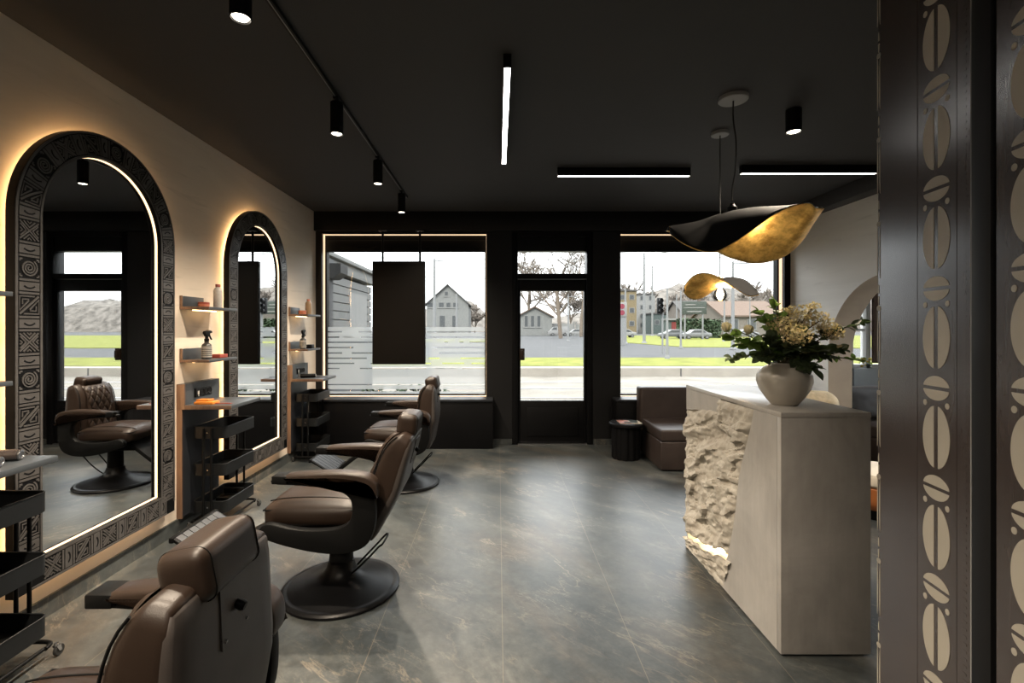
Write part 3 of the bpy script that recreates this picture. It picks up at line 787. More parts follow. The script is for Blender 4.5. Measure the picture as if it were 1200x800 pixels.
# ------------------------------------------------------------------ barber chairs (local: faces -x, base centre at the origin)
def make_chair(tilt=0, hx=0, hz=0, fz=0):
    r = thing('barber_chair', '', 'barber chair')
    bs = obj('base', MB().lathe([(0,0),(.312,0),(.318,.006),(.318,.016),(.310,.024),(.296,.028),(.288,.026),(.278,.030),(.20,.048),(.13,.072),(.095,.095),(.078,.125),(.070,.16),(0,.16)], n=72), 'black_gloss', r)
    obj('column', MB().lathe([(.066,.13),(.064,.20),(.058,.37),(0,.37)], n=36), 'black_metal', r)
    lv = smoothline([(.055,-.035,.085),(.10,-.06,.13),(.17,-.075,.20),(.228,-.075,.262),(.245,-.065,.272),(.250,0,.276),(.245,.065,.272),(.228,.075,.262),(.17,.075,.20),(.10,.06,.13),(.055,.035,.085)], 6)
    obj('pump_lever', MB().tube(lv, .0055, 10), 'black_metal', r)
    # mechanism below the seat
    obj('seat_mount', MB().box(-.17, .15, -.16, .16, .345, .425, .015).box(-.26, -.05, -.11, .11, .33, .40, .012).tube([(-.28,-.17,.385),(-.28,.17,.385)], .014, 12), 'black_metal', r)
    # curved side frames: arm beam, rear post and lower beam in one sweep
    outer = [(-.235,.676),(-.16,.672),(-.02,.660),(.085,.640),(.135,.610),(.150,.57),(.148,.52),(.128,.482),(.07,.455),(-.05,.447),(-.16,.457),(-.255,.478),(-.298,.468),(-.312,.44),(-.295,.408),(-.18,.368),(-.02,.334),(.10,.330),(.176,.346),(.232,.384),(.262,.46),(.268,.56),(.258,.63),(.238,.682),(.15,.690),(0,.70),(-.235,.700)]
    sm = [(p.x, p.z) for p in smoothline([(a,0,b) for a, b in outer], 3, True)]
    for s in (-1, 1):
        y0 = s*.262; obj('side_frame', MB().prism(sm, 'y', min(y0, y0+s*.05), max(y0, y0+s*.05), .010, 2), 'black_metal', r)
        ya = s*.287
        pad = [(-.17,.694),(.03,.700),(.16,.690),(.235,.665),(.262,.62),(.272,.60),(.280,.64),(.268,.690),(.225,.722),(.13,.737),(0,.737),(-.17,.724)]
        ap = obj('arm_pad', MB().prism([(p.x, p.z) for p in smoothline([(a,0,b) for a, b in pad], 4, True)], 'y', ya-.042, ya+.042, .014, 3), 'leather_brown', r)
        obj('arm_tip', MB().box(-.240, -.165, ya-.041, ya+.041, .682, .722, .005), 'black_metal', r)
    # seat
    st = obj('seat', MB().cushion(-.325, .165, -.245, .245, .435, .540, .035, .035), 'leather_brown', r, smooth=85)
    pp = MB()
    def rr(x0, x1, y, z, crown):
        P = []
        for k in range(17): 
            t = -1+k/8; P.append((x0, y*t, z+crown*(1-t*t)))
        for k in range(1, 17): P.append((x0+(x1-x0)*k/16, y, z))
        for k in range(1, 17):
            t = 1-k/8; P.append((x1, y*t, z+crown*(1-t*t)))
        for k in range(1, 16): P.append((x1-(x1-x0)*k/16, -y, z))
        return P
    pp.tube(rr(-.321, .15, .240, .522, .004), .0042, 8, closed=True)
    obj('piping', pp, 'black_metal', st)
    for yy in (-.165, .165):
        obj('top_piping', MB().tube([(-.318+.47*k/14, yy, .5405+.035*max(0.0,1-((2*k/14-1)*.97)**2)**.6*(1-(yy/.245)**2)**.6) for k in range(15)], .0032, 6), 'black_metal', st)
    # back: curved profile between a front and a rear line, leaned about the seat hinge
    HG = Vector((.165, 0, .45)); MT = Matrix.Translation(HG) @ Matrix.Rotation(R(tilt), 4, 'Y') @ Matrix.Translation(-HG)
    FX = [(0,.125),(.25,.180),(.5,.228),(.7,.268),(.85,.312),(1,.372)]; FZ = [(0,.45),(.25,.58),(.5,.70),(.7,.80),(.85,.862),(1,.902)]
    RX = [(0,.236),(.45,.355),(1,.432)]; RZ = [(0,.36),(.45,.59),(1,.868)]
    DF = smoothline([(a[1], b_[1], a[0]) for a, b_ in zip(FX, FZ)], 8); FX = [(p.z, p.x) for p in DF]; FZ = [(p.z, p.y) for p in DF]
    def lin(t, v):
        for (p, x), (q, y) in zip(t, t[1:]):
            if v <= q or (q, y) == t[-1]: return x + (y-x)*(v-p)/(q-p)
    def bmap(w, y, v):                              # w 0 front .. 1 rear, v 0 bottom .. 1 top
        vv = max(-.06, min(1.06, v))
        x = lin(FX, vv)*(1-w) + lin(RX, vv)*w; z = lin(FZ, vv)*(1-w) + lin(RZ, vv)*w
        return MT @ Vector((x, y*(1-.12*max(0, vv)**2), z))
    def bbox(w0, w1, hw, v0, v1, r, crown=.006):
        m_ = MB().cushion(w0*.11, w1*.11, -hw, hw, v0*.5, v1*.5, r, crown)
        for v in m_.bm.verts: v.co = bmap(v.co.x/.11, v.co.y, v.co.z/.5)
        return m_
    bo = obj('backrest', bbox(0, .96, .212, 0, 1, .026), 'leather_brown', r, smooth=85)
    q = MB(); nx, nz = 48, 56; vs = {}              # quilted panel on the front
    for i in range(nx+1):
        for k in range(nz+1):
            y = -.145+.29*i/nx; z = .06+.42*k/nz
            u, v = y/.072, z/.105
            d = min(min((u+v) % 1, 1-(u+v) % 1), min((u-v) % 1, 1-(u-v) % 1))
            e = min(min(i, nx-i)/4, min(k, nz-k)/4, 1)
            vs[i,k] = q.bm.verts.new(bmap(-.02-.11*min(1, d/.16)**.6*e-.04, y, z/.5))
    for i in range(nx):
        for k in range(nz): q.bm.faces.new((vs[i,k], vs[i+1,k], vs[i+1,k+1], vs[i,k+1]))
    obj('quilted_panel', q, 'leather_brown', bo, smooth=60)
    so = obj('rear_shell', bbox(.40, 1.03, .2108, -.05, .985, .024, .002), 'leather_cool_lit', bo, smooth=85)
    for s in (-1, 1): obj('edge_piping', MB().tube([bmap(.045, s*.2085, .04+.90*k/14) for k in range(15)], .0034, 8), 'black_metal', bo)
    pl = MB(); pz = [(1.02,-.058,.70),(1.02,.058,.70),(1.02,.058,.955),(1.02,-.058,.955)]
    A_ = [pl.bm.verts.new(bmap(w, y, v)) for w, y, v in pz]; B_ = [pl.bm.verts.new(bmap(w+.045, y, v)) for w, y, v in pz]
    pl.bm.faces.new(B_)
    for k in range(4): pl.bm.faces.new((A_[k], A_[(k+1)%4], B_[(k+1)%4], B_[k]))
    po = obj('bracket_plate', pl, 'leather_cool_lit', so)
    obj('knob', MB().tube([bmap(1.05,.008,.83), bmap(1.17,.008,.83), bmap(1.22,.008,.83)], [.010,.012,.009], 16), 'black_metal', po)
    for yy, zz in ((-.046,.73),(.046,.73)): obj('screw', MB().tube([bmap(1.05,yy,zz), bmap(1.09,yy,zz)], .0035, 8), 'steel_dull', po)
    # headrest
    HM = MT @ Matrix.Translation((.380+hx, 0, .872+hz)) @ Matrix.Rotation(R(6), 4, 'Y')
    hr = obj('headrest', MB().cushion(-.054, .054, -.110, .110, .0, .112, .026, .005, HM), 'leather_brown', r, smooth=85)
    for yy in (-.086, .086):
        P = []
        for cx, cz, a0 in ((.028,.026,-90),(.028,.086,0),(-.028,.086,90),(-.028,.026,180)):
            for k in range(6): a = R(a0+90*k/5); P.append(HM @ Vector((cx+.0272*math.cos(a), yy, cz+.0272*math.sin(a))))
        obj('seam_piping', MB().tube(P, .0014, 6, closed=True), 'black_metal', hr)
    obj('headrest_bar', MB().box(.385, .40, -.03, .03, .80, .90, .003, 2, MT), 'steel_dull', r)
    # leg rest and folding footplate
    obj('leg_rest', MB().prism([(-.27,.425),(-.245,.40),(-.60,.130+fz),(-.625,.150+fz)], 'y', -.175, .175, .006), 'black_metal', r)
    fp = obj('footplate', MB().prism([(-.60,.128+fz),(-.62,.150+fz),(-.815,.272+fz),(-.805,.245+fz)], 'y', -.20, .20, .006).box(-.832,-.806,-.205,.205,.245+fz,.274+fz,.006), 'black_metal', r)
    t = MB()
    for k in range(7):
        y = -.16+.32*k/6; t.prism([(-.633,.161+fz),(-.627,.154+fz),(-.800,.262+fz),(-.806,.269+fz)], 'y', y-.0235, y+.0235)
    obj('tread_strips', t, 'dark_laminate', fp)
    return r
c1 = make_chair(-17, .012, -.034); c1.location = (-.892, 1.075, 0)
tag(c1, 'brown leather barber chair nearest the camera, seen from behind, cut by the lower edge', 'barber chair', 'barber chairs')
c3 = copy_tree(c1); c3.location = (-.87, 4.54, 0)
c3['label'] = 'upright brown leather barber chair farthest away, before the shop window'
c2 = make_chair(0, 0, 0, .09); c2.location = (-.877, 2.71, 0)
tag(c2, 'reclined brown leather barber chair in the middle with its whole round base showing', 'barber chair', 'barber chairs')
from mathutils import noise as mnoise
# ------------------------------------------------------------------ ceiling lights
SPOT_W = 245
tk = thing('light_track', 'thin black lighting track running along the ceiling above the chairs', 'light track', (-1.0, 2.5, ZC))
obj('rail', MB().box(-1.014, -.986, -1.6, 5.30, ZC-.022, ZC, .002), 'black_metal', tk)
sl = MB().box(-1.0025, -.9975, -1.59, 5.29, ZC-.0232, ZC-.0215); obj('conductor_slot', sl, 'canopy_grey', tk)
def make_spot(x, y, z, r, ln, label, group, stem, warm=(1,.84,.65), w=SPOT_W):
    o = thing('ceiling_spotlight', label, 'spotlight', (x, y, z), group)
    b = z-stem
    if stem: obj('stem', MB().box(x-.016, x+.016, y-.03, y+.03, z-.012, z, .002).cyl((x,y,z-.012),(x,y,b),.010,12), 'black_satin', o)
    obj('housing', MB().lathe([(0,0),(r-.003,0),(r,-.003),(r,-ln),(r-.004,-ln-.001),(r-.006,-ln+.012),(0,-ln+.014)], (x,y,b), 36), 'black_satin', o)
    obj('lens', MB().lathe([(r-.007,0),(r-.012,-.0075),(0,-.0095)], (x,y,b-ln+.010), 28), 'lamp_lens', o)
    add_light('spot_lamp', 'SPOT', (x, y, b-ln-.012), o, energy=w, color=warm, spot_size=R(142), spot_blend=1.0, shadow_soft_size=r*.7)
    return o
for i, (y, lb) in enumerate(((.80, None), (1.88, 'cylinder spotlight on the ceiling track at the top edge, nearest the camera'), (3.0, 'second cylinder spotlight from the front on the ceiling track'), (4.03, 'third cylinder spotlight from the front on the ceiling track'), (5.02, 'cylinder spotlight at the window end of the ceiling track'), (-.4, None))):
    make_spot(-1.0, y, ZC-.022, .040, .195, lb or 'unseen cylinder spotlight added on the ceiling track as fill light', 'track spotlights', .028)  # the unlabelled two are out of view, added as fill
make_spot(1.957, 3.20, ZC, .048, .150, 'single round spotlight mounted straight on the ceiling beside the pendants', 'surface spotlights', 0)
def linear(x0, x1, y0, y1, label, mat):
    o = thing('linear_ceiling_light', label, 'ceiling light', ((x0+x1)/2, (y0+y1)/2, ZC), 'linear ceiling lights')
    obj('housing', MB().box(x0, x1, y0, y1, ZC-.072, ZC, .002), 'black_satin', o)
    e = .006; obj('diffuser', MB().box(x0+e, x1-e, y0+e, y1-e, ZC-.0735, ZC-.071, .0005), mat, o)
linear(.028, .072, 2.55, 4.05, 'linear ceiling light pointing away toward the door with a bright white diffuser', 'linear_lens')
linear(.536, 1.735, 4.35, 4.394, 'crosswise linear ceiling light left of the pendant lamps', 'linear_lens_cross')
linear(2.157, 3.365, 4.28, 4.324, 'crosswise linear ceiling light right of the pendant lamps', 'linear_lens_cross')
for y_, lb in ((-.6, 'unseen crosswise linear light added as fill just behind the viewpoint'), (-2.2, 'unseen crosswise linear light added as fill at the back of the room')): linear(-.9, .9, y_, y_+.044, lb, 'linear_lens_fill')  # out-of-view lamps added to brighten surfaces facing the camera

# ------------------------------------------------------------------ hat shaped pendants
def table(tab):
    sm_ = smoothline([(a, b_, 0) for a, b_ in tab], 10)
    def f(p):
        if p <= sm_[0].x: return sm_[0].y
        for a, b_ in zip(sm_, sm_[1:]):
            if p <= b_.x: return a.y + (b_.y-a.y)*(p-a.x)/max(1e-6, b_.x-a.x)
        return sm_[-1].y
    return f
def pendant(label, x, y, sx, half_u, half_v, near, far, crown, can_r, cord):
    """leaf shaped twisted shade: long axis along x; near and far give the height of the two rims"""
    r = thing('pendant_lamp', label, 'pendant lamp', (x, y, ZC), 'gold lined pendant lamps')
    obj('canopy', MB().lathe([(0,0),(can_r,0),(can_r,-.020),(can_r-.004,-.024),(0,-.024)], (x,y,ZC), 40), 'canopy_grey', r)
    obj('cord', MB().tube(smoothline(cord, 8), .0045, 8), 'rubber', r)
    fn, ff = table(near), table(far)
    def rim(f, X, Y): return 1.45 + (385-f(583.5+567*X/Y))*Y/567
    def surf(off):
        m_ = MB(); nu, nv = 84, 28; G = {}
        for i in range(nu+1):
            a = -PI/2+PI*i/nu; s = math.sin(a); wd_ = max(.004, math.cos(a)**.62); X = sx+s*half_u
            z0, z1 = rim(fn, X, y-half_v*wd_), rim(ff, X, y+half_v*wd_)
            for k in range(nv+1):
                t = -1+2*k/nv
                G[i,k] = m_.bm.verts.new((X, y+half_v*wd_*t, z0*(1-t)/2+z1*(1+t)/2 + crown*(1-t*t)*max(0, 1-((s+.18)/1.0)**2)**1.3 + off))
        for i in range(nu):
            for k in range(nv): m_.bm.faces.new((G[i,k],G[i+1,k],G[i+1,k+1],G[i,k+1]))
        return m_
    for o_ in (obj('shade', surf(0), 'shade_black', r, smooth=0, recalc=False), obj('gold_lining', surf(-.0045), 'gold_leaf', r, smooth=0, recalc=False)):
        o_.data.shade_smooth()
        md = o_.modifiers.new('thickness', 'SOLIDIFY'); md.thickness = .003; md.offset = -1
    return r
P1 = pendant('large pendant lamp with wavy black brim and gold underside over the reception desk', 1.475, 3.03, 1.531, .455, .24,
    [(783,272),(800,284),(820,292.5),(838,294),(852,288),(870,277),(888,264),(905,252),(925,242),(942,237.5),(951,238),(956,243)],
    [(783,270),(810,282),(832,290),(850,299),(870,305.5),(885,307.5),(900,306),(918,300),(934,288),(947,272),(953,258),(956,247)], .185, .088,
    [(1.475,3.03,ZC-.02),(1.475,3.03,2.75),(1.492,3.03,2.62),(1.488,3.03,2.45),(1.470,3.03,2.34),(1.468,3.03,2.24)])
obj('socket', MB().lathe([(0,.10),(.012,.10),(.016,.085),(.030,.075),(.032,.02),(.032,-.03),(0,-.03)], (1.468,3.03,2.135), 28), 'black_metal', P1)
obj('lamp_socket', MB().lathe([(0,.0),(.022,0),(.022,-.05),(0,-.05)], (1.468,3.03,2.100), 20), 'brass', P1)
obj('bulb', MB().ball((1.468,3.03,2.030), .028, 3), 'bulb_filament', P1)
add_light('bulb_lamp', 'POINT', (1.64,3.05,2.00), P1, energy=1.6, color=(1,.78,.5), shadow_soft_size=.04)
P2 = pendant('small pendant lamp with two gold lined petals and a bare bulb', 1.642, 3.574, 1.645, .265, .125,
    [(801,338),(806,329),(814,322),(824,319.5),(835,321),(844,325),(852,330),(865,339),(878,346),(888,345)],
    [(801,341),(806,347),(814,350),(824,347.5),(834,341),(841,332),(848,325.5),(860,324.5),(875,328.5),(888,341)], 0, .062,
    [(1.642,3.574,ZC-.02),(1.642,3.574,2.4),(1.642,3.574,1.83)])
obj('socket', MB().lathe([(0,.025),(.010,.025),(.020,.012),(.024,0),(.024,-.052),(0,-.052)], (1.642,3.574,1.815), 24), 'brass', P2)
bl = obj('bulb', MB().lathe([(.014,0),(.018,-.012),(.040,-.040),(.047,-.065),(.042,-.09),(.024,-.108),(0,-.112)], (1.642,3.574,1.765), 28), 'bulb_glass', P2)
fl = MB()
for k in range(8):
    a = 2*PI*k/8; fl.tube([(1.642+.008*math.cos(a),3.574+.008*math.sin(a),1.750),(1.642+.022*math.cos(a),3.574+.022*math.sin(a),1.70),(1.642+.012*math.cos(a),3.574+.012*math.sin(a),1.672)], .005, 6)
obj('filament', fl, 'bulb_filament', bl)
add_light('bulb_lamp', 'POINT', (1.642,3.574,1.70), P2, energy=2.5, color=(1,.78,.5), shadow_soft_size=.03)

# ------------------------------------------------------------------ reception desk
dk = thing('reception_desk', 'stone clad reception desk with rough rock inset and a warm light under the rock', 'desk', (1.45, 2.67, 0))
DX0, DX1, DY0, DY1, DZ = 1.25, 1.647, 2.135, 3.207, 1.080
rb = [(2.345,1.08),(2.36,1.06),(2.39,.965),(2.475,.773),(2.51,.675),(2.545,.485),(2.59,.33),(2.63,.22),(2.735,.012)]   # right edge of the rock (y, z)
obj('desk_core', MB().box(1.33, DX1-.012, DY0+.012, DY1-.012, .012, DZ-.03), 'desk_stone', dk)
obj('front_slab', MB().box(DX0, DX1, DY0, DY0+.03, .012, DZ-.024, .0015), 'desk_stone', dk)
obj('top_slab', MB().box(DX0-.001, DX1+.001, DY0-.001, DY1+.001, DZ-.0238, DZ, .002), 'desk_stone', dk)
obj('end_slab', MB().box(DX1-.014, DX1, DY0+.0305, DY1, .012, DZ-.024), 'desk_stone', dk)
obj('rear_slab', MB().box(DX0+.005, DX1-.015, DY1-.02, DY1-.001, .06, DZ-.024), 'desk_stone', dk)
poly = [(DY0+.0305,.012)] + [(y,z) for y, z in rb[::-1][0:]] 
poly[-1] = (2.345, DZ-.024)
poly += [(DY0+.0305, DZ-.024)]
side = MB().prism(poly, 'x', DX0, DX0+.05, 0)
side.prism([(2.71,DZ-.024),(2.725,.985),(2.78,.965),(2.95,.955),(DY1,.915),(DY1,DZ-.024)], 'x', DX0, DX0+.05, 0)
obj('side_cladding', side, 'desk_stone', dk)
obj('plinth', MB().box(DX0+.02, DX1-.02, DY0+.02, DY1-.03, 0, .012), 'black_paint', dk)
def ybound(z):
    pts = sorted([(z_, y_) for y_, z_ in rb])
    for (za, ya), (zb_, yb_) in zip(pts, pts[1:]):
        if z <= zb_: return ya + (yb_-ya)*(z-za)/(zb_-za)
    return pts[-1][1]
def zbot(y): return .225 - (y-2.62)*.20 + .008*math.sin(y*17) + .005*math.sin(y*47)
def ztop(y): return 1.062 if y < 2.715 else .985-(y-2.72)*.13
rk = MB(); V = {}; NY, NZ = 118, 130; YE = 3.235
def rockx(y, z):
    q = Vector((y*2.1, z*5.2+y*1.5, 0))
    a = mnoise.fractal(q*1.6, .9, 2.1, 5)                    # ledges along the bedding
    bsh = mnoise.cell(Vector((y*9+mnoise.noise(q*3)*1.3, z*15+mnoise.noise(q*2)*1.6+y*5, 3)))
    c_ = mnoise.ridged_multi_fractal(Vector((y*7, z*11+y*3, 1)), .9, 2.0, 4, .9, 2)
    e = min(1, max(0, (y-ybound(z)))/.06, ) ; e2 = min(1, max(0, ztop(y)-z+.012)/.035); e3 = min(1, max(0, YE-y+.004)/.05)
    k = e**.5*e2**.6*e3**.4
    return 1.268 - k*(.030 + .026*a + .013*bsh + .012*(c_-1)) - (.012 if y < 2.715 and z > .93 else 0)*k
for i in range(NY+1):
    for k in range(NZ+1):
        y = 2.31+(YE-2.31)*i/NY; zb = zbot(y); z = zb+(1.055-zb)*k/NZ
        if y < ybound(z)-.028 or z > ztop(y)+.015: continue
        jy = .006*mnoise.noise(Vector((y*30,z*30,5))) if y < YE-.01 else .02*mnoise.noise(Vector((7,z*12,5)))
        V[i,k] = rk.bm.verts.new((rockx(y,z), y+jy, z))
for i in range(NY):
    for k in range(NZ):
        q = [(i,k),(i+1,k),(i+1,k+1),(i,k+1)]
        if all(a in V for a in q): rk.bm.faces.new([V[a] for a in q])
for k in range(NZ):                                           # far end returns round the corner
    if (NY,k) in V and (NY,k+1) in V:
        a, b = V[NY,k], V[NY,k+1]
        c1_, c2_ = rk.bm.verts.new((1.36, a.co.y-.03, a.co.z)), rk.bm.verts.new((1.36, b.co.y-.03, b.co.z)); rk.bm.faces.new((a,c1_,c2_,b))
for i in range(NY):                                           # underside of the overhang
    if (i,0) in V and (i+1,0) in V:
        a, b = V[i,0], V[i+1,0]
        c1_, c2_ = rk.bm.verts.new((1.30, a.co.y, a.co.z+.02)), rk.bm.verts.new((1.30, b.co.y, b.co.z+.02)); rk.bm.faces.new((a,b,c2_,c1_))
obj('rough_rock', rk, 'rough_rock', dk, smooth=35, recalc=False)
lo = MB(); V = {}                                             # lower ledge of rock, lit from the slot above it
for i in range(61):
    for k in range(25):
        y = 2.52+(DY1+.012-2.52)*i/60; zt_ = max(.03, zbot(y)-.036 + .010*mnoise.noise(Vector((y*20,3,1))))
        nz_ = mnoise.fractal(Vector((y*12,k*.35,2)), .9, 2, 4)
        if k <= 16: V[i,k] = lo.bm.verts.new((1.256-.020*(k/16)**.7-.014*nz_, y, .002+(zt_-.002)*k/16))
        else: V[i,k] = lo.bm.verts.new((1.236+.085*(k-16)/8-.008*nz_, y, zt_+.006*nz_))
for i in range(60):
    for k in range(24):
        if V[i,k].co.y > ybound(max(.012, V[i,k].co.z))-.06: lo.bm.faces.new((V[i,k],V[i+1,k],V[i+1,k+1],V[i,k+1]))
obj('lower_rock', lo, 'rough_rock', dk, smooth=35, recalc=False)
ld = MB(); ld.tube([(1.292, 2.62+.59*k/20, max(.035, zbot(2.62+.59*k/20)-.012)) for k in range(21)], .009, 8)
obj('led_strip', ld, 'led_rock', dk)

# ------------------------------------------------------------------ vase and flowers
VX, VY = 1.398, 2.362
vs_ = MB().lathe([(0,0),(.055,0),(.060,.004),(.085,.035),(.110,.075),(.1225,.115),(.120,.145),(.104,.172),(.078,.190),(.066,.196),(.063,.204),(.058,.204),(.058,.192),(.085,.178),(.105,.14),(.105,.10),(.06,.02),(0,.012)], (VX,VY,DZ), 56)
tag(obj('vase', vs_, 'vase_glaze', origin=(VX,VY,DZ), smooth=60), 'round cream ceramic vase holding flowers on the reception desk', 'vase')
def leaf(m, base, direc, ln, wd, fold=.25, droop=.2, up=(0,0,1)):
    d = Vector(direc).normalized(); u = Vector(up); s = d.cross(u)
    if s.length < .1: s = d.orthogonal()
    s.normalize(); nrm = s.cross(d).normalized(); n = 5; rows = []
    for k in range(n+1):
        t = k/n; w = wd*math.sin(PI*min(1, t*.92+.06))**.8*.5
        c = Vector(base) + d*ln*t - nrm*droop*ln*t*t
        rows.append([m.bm.verts.new(c - s*w + nrm*fold*w), m.bm.verts.new(c), m.bm.verts.new(c + s*w + nrm*fold*w)])
    for a, b in zip(rows, rows[1:]):
        for j in (0,1): m.bm.faces.new((a[j],a[j+1],b[j+1],b[j]))
def rvec(rg): return Vector((rg.uniform(-1,1), rg.uniform(-1,1), rg.uniform(-1,1)))
NECK = Vector((VX, VY, DZ+.20))
def stem_curve(tip, rg, sag=.0):
    tip = Vector(tip); a = NECK + Vector((rg.uniform(-.02,.02), rg.uniform(-.02,.02), -.12)); b = NECK + (tip-NECK)*.12 + Vector((0,0,.03))
    b.x = max(VX-.042, min(VX+.042, b.x)); b.y = max(VY-.042, min(VY+.042, b.y)); b.z = NECK.z + .012
    mid = NECK.lerp(tip, .55) + Vector((0,0,.03-sag))
    return smoothline([a, b, mid, tip], 8)
def leafy(label, tip, seed, mat, ln, wd, n, spread=.05, clus=None, grp='leafy stems in the vase', name='leafy_stem'):
    rg = random.Random(seed); P = stem_curve(tip, rg)
    r = thing(name, label, 'plant stem', tuple(NECK - Vector((0,0,.1))), grp)
    obj('stem', MB().tube(P, [.0026]*(len(P)-4)+[.002,.0017,.0013,.001], 6), 'stem_brown', r)
    m_ = MB(); m0 = int(len(P)*.40)
    for k in range(n):
        p = P[min(len(P)-1, m0 + int((len(P)-m0)*k/n))]; t = (P[-1]-P[m0]).normalized()
        d = (t*.5 + rvec(rg)*.9); d.z = d.z*.7
        leaf(m_, p, d, ln*rg.uniform(.7,1.15), wd*rg.uniform(.75,1.15), droop=rg.uniform(0,.3), up=rvec(rg)*.5+Vector((0,-.4,.8)))
    leaf(m_, P[-1], P[-1]-P[-3], ln, wd)
    obj('leaves', m_, mat, r)
    if clus:
        f = MB()
        for k in range(clus[1]):
            f.ball(P[-1]+rvec(rg)*clus[2], clus[3]*rg.uniform(.6,1.2), 1, (1,1,.8))
        obj('blossom', f, clus[0], r)
    return r
def at(px, py, d): return ((px-583.5)*d/567, d, 1.45-(py-385)*d/567)
lv = [
 ('eucalyptus stem reaching farthest left toward the window, green round leaves', at(855,394,2.30), 'leaf_green', .058, .055, 20),
 ('eucalyptus stem hanging low to the left of the vase', at(858,420,2.28), 'leaf_grey', .042, .040, 28),
 ('green stem to the left, just above the vase rim', at(870,404,2.36), 'leaf_green', .055, .052, 26),
 ('green leafy stem standing up left before the window light', at(890,366,2.42), 'leaf_green', .055, .05, 14),
 ('green leafy stem standing tallest at the left', at(908,356,2.38), 'leaf_green', .05, .042, 14),
 ('leafy stem reaching right toward the arch', at(1010,378,2.38), 'leaf_dark', .055, .035, 15),
 ('leafy stem drooping to the far right with small yellow blossoms', at(1014,424,2.34), 'leaf_green', .04, .03, 12),
 ('dark leafy stem spilling over the front of the vase', at(952,432,2.22), 'leaf_dark', .075, .05, 16),
 ('dark leafy stem spilling to the right of the vase rim', at(968,416,2.25), 'leaf_dark', .07, .05, 20),
 ('dark leafy stem low behind the right rim of the vase', at(985,410,2.42), 'leaf_dark', .06, .045, 20),
 ('dark leafy stem in the middle of the bunch', at(930,405,2.26), 'leaf_dark', .07, .05, 22),
 ('grey green leafy stem at the right middle of the bunch', at(978,388,2.33), 'leaf_dark', .05, .035, 26),
 ('grey green leafy stem behind the dried blossoms', at(940,385,2.44), 'leaf_grey', .05, .04, 24),
 ('grey green leafy stem at the left middle of the bunch', at(902,395,2.30), 'leaf_dark', .05, .042, 26),
 ('dark leafy stem bending down at the left of the vase rim', at(893,418,2.27), 'leaf_dark', .05, .042, 20),
]
for i, a in enumerate(lv): leafy(a[0], a[1], 40+i, a[2], a[3]*.92, a[4]*.95, int(a[5]*1.6), clus=('flower_yellow', 9, .02, .007) if i in (6, 11) else None)
def dried(label, tip, seed, rad, n, mat='flower_dry', fl=.0046):
    rg = random.Random(seed); P = stem_curve(tip, rg); r = thing('dried_flower', label, 'flower', tuple(NECK - Vector((0,0,.1))), 'dried flower heads in the vase')
    obj('stem', MB().tube(P, .0022, 6), 'stem_brown', r)
    f = MB(); c = Vector(P[-1])
    for k in range(n):
        d = rvec(rg)
        while d.length > 1 or d.length < .25: d = rvec(rg)
        p = c + Vector((d.x*rad, d.y*rad, d.z*rad*.75))
        for q in range(2):
            e = rvec(rg).normalized(); g = e.orthogonal().normalized(); h_ = e.cross(g); w_ = fl*rg.uniform(.7,1.4)
            f.bm.faces.new([f.bm.verts.new(p+(g*math.cos(a_)+h_*math.sin(a_))*w_ + e*.3*w_*math.cos(2*a_)) for a_ in (0,1.05,2.1,3.14,4.19,5.24)])
        if k % 4 == 0: f.tube([c - Vector((0,0,rad*.6)), p], .0007, 3, caps=False)
    obj('flower_head', f, mat, r, recalc=False)
for i, (lb, px, py, d_, rad, n_) in enumerate((
  ('beige dried flower head at the upper left of the bunch', 916, 381, 2.34, .058, 260), ('beige dried flower head at the top centre of the bunch', 940, 370, 2.38, .062, 320),
  ('beige dried flower head at the top right of the bunch', 960, 376, 2.36, .055, 260), ('beige dried flower head low in the front of the bunch', 934, 392, 2.24, .058, 300),
  ('beige dried flower head at the right of the bunch', 974, 389, 2.32, .050, 220), ('loose sprig of dried florets rising highest on the right', 954, 358, 2.36, .026, 60),
  ('loose sprig of dried florets rising on the left', 925, 364, 2.36, .028, 70))): dried(lb, at(px,py,d_), 70+i, rad*1.2, int(n_*.62))
for i, (lb, px, py, d_) in enumerate((('cream rose bud at the far left of the bunch', 851, 384, 2.31), ('cream rose bud left of centre above the green leaves', 877, 387, 2.36))):
    rg = random.Random(90+i); P = stem_curve(at(px,py,d_), rg); r = thing('rose', lb, 'flower', tuple(NECK - Vector((0,0,.1))), 'rose buds in the vase')
    obj('stem', MB().tube(P, .0025, 6), 'stem_brown', r)
    f = MB(); c = Vector(P[-1])
    for k in range(9):
        a = k*2.4; rr_ = .007+.0021*k; h_ = .046-.0012*k; rows = []
        for u in range(5):
            b_ = a + (u-2)*.42
            rows.append([f.bm.verts.new(c+Vector((rr_*s_*math.cos(b_), rr_*s_*math.sin(b_), z_))) for s_, z_ in ((.25,-.020),(.92,-.008),(1.08,.010),(.80,h_*.62))])
        for a_, b_ in zip(rows, rows[1:]):
            for j in range(3): f.bm.faces.new((a_[j],b_[j],b_[j+1],a_[j+1]))
    obj('petals', f, 'flower_rose', r)
    s_ = MB()
    for k in range(5): leaf(s_, c-Vector((0,0,.012)), (math.cos(k*1.26), math.sin(k*1.26), -.3), .022, .008)
    obj('sepals', s_, 'leaf_green', r)

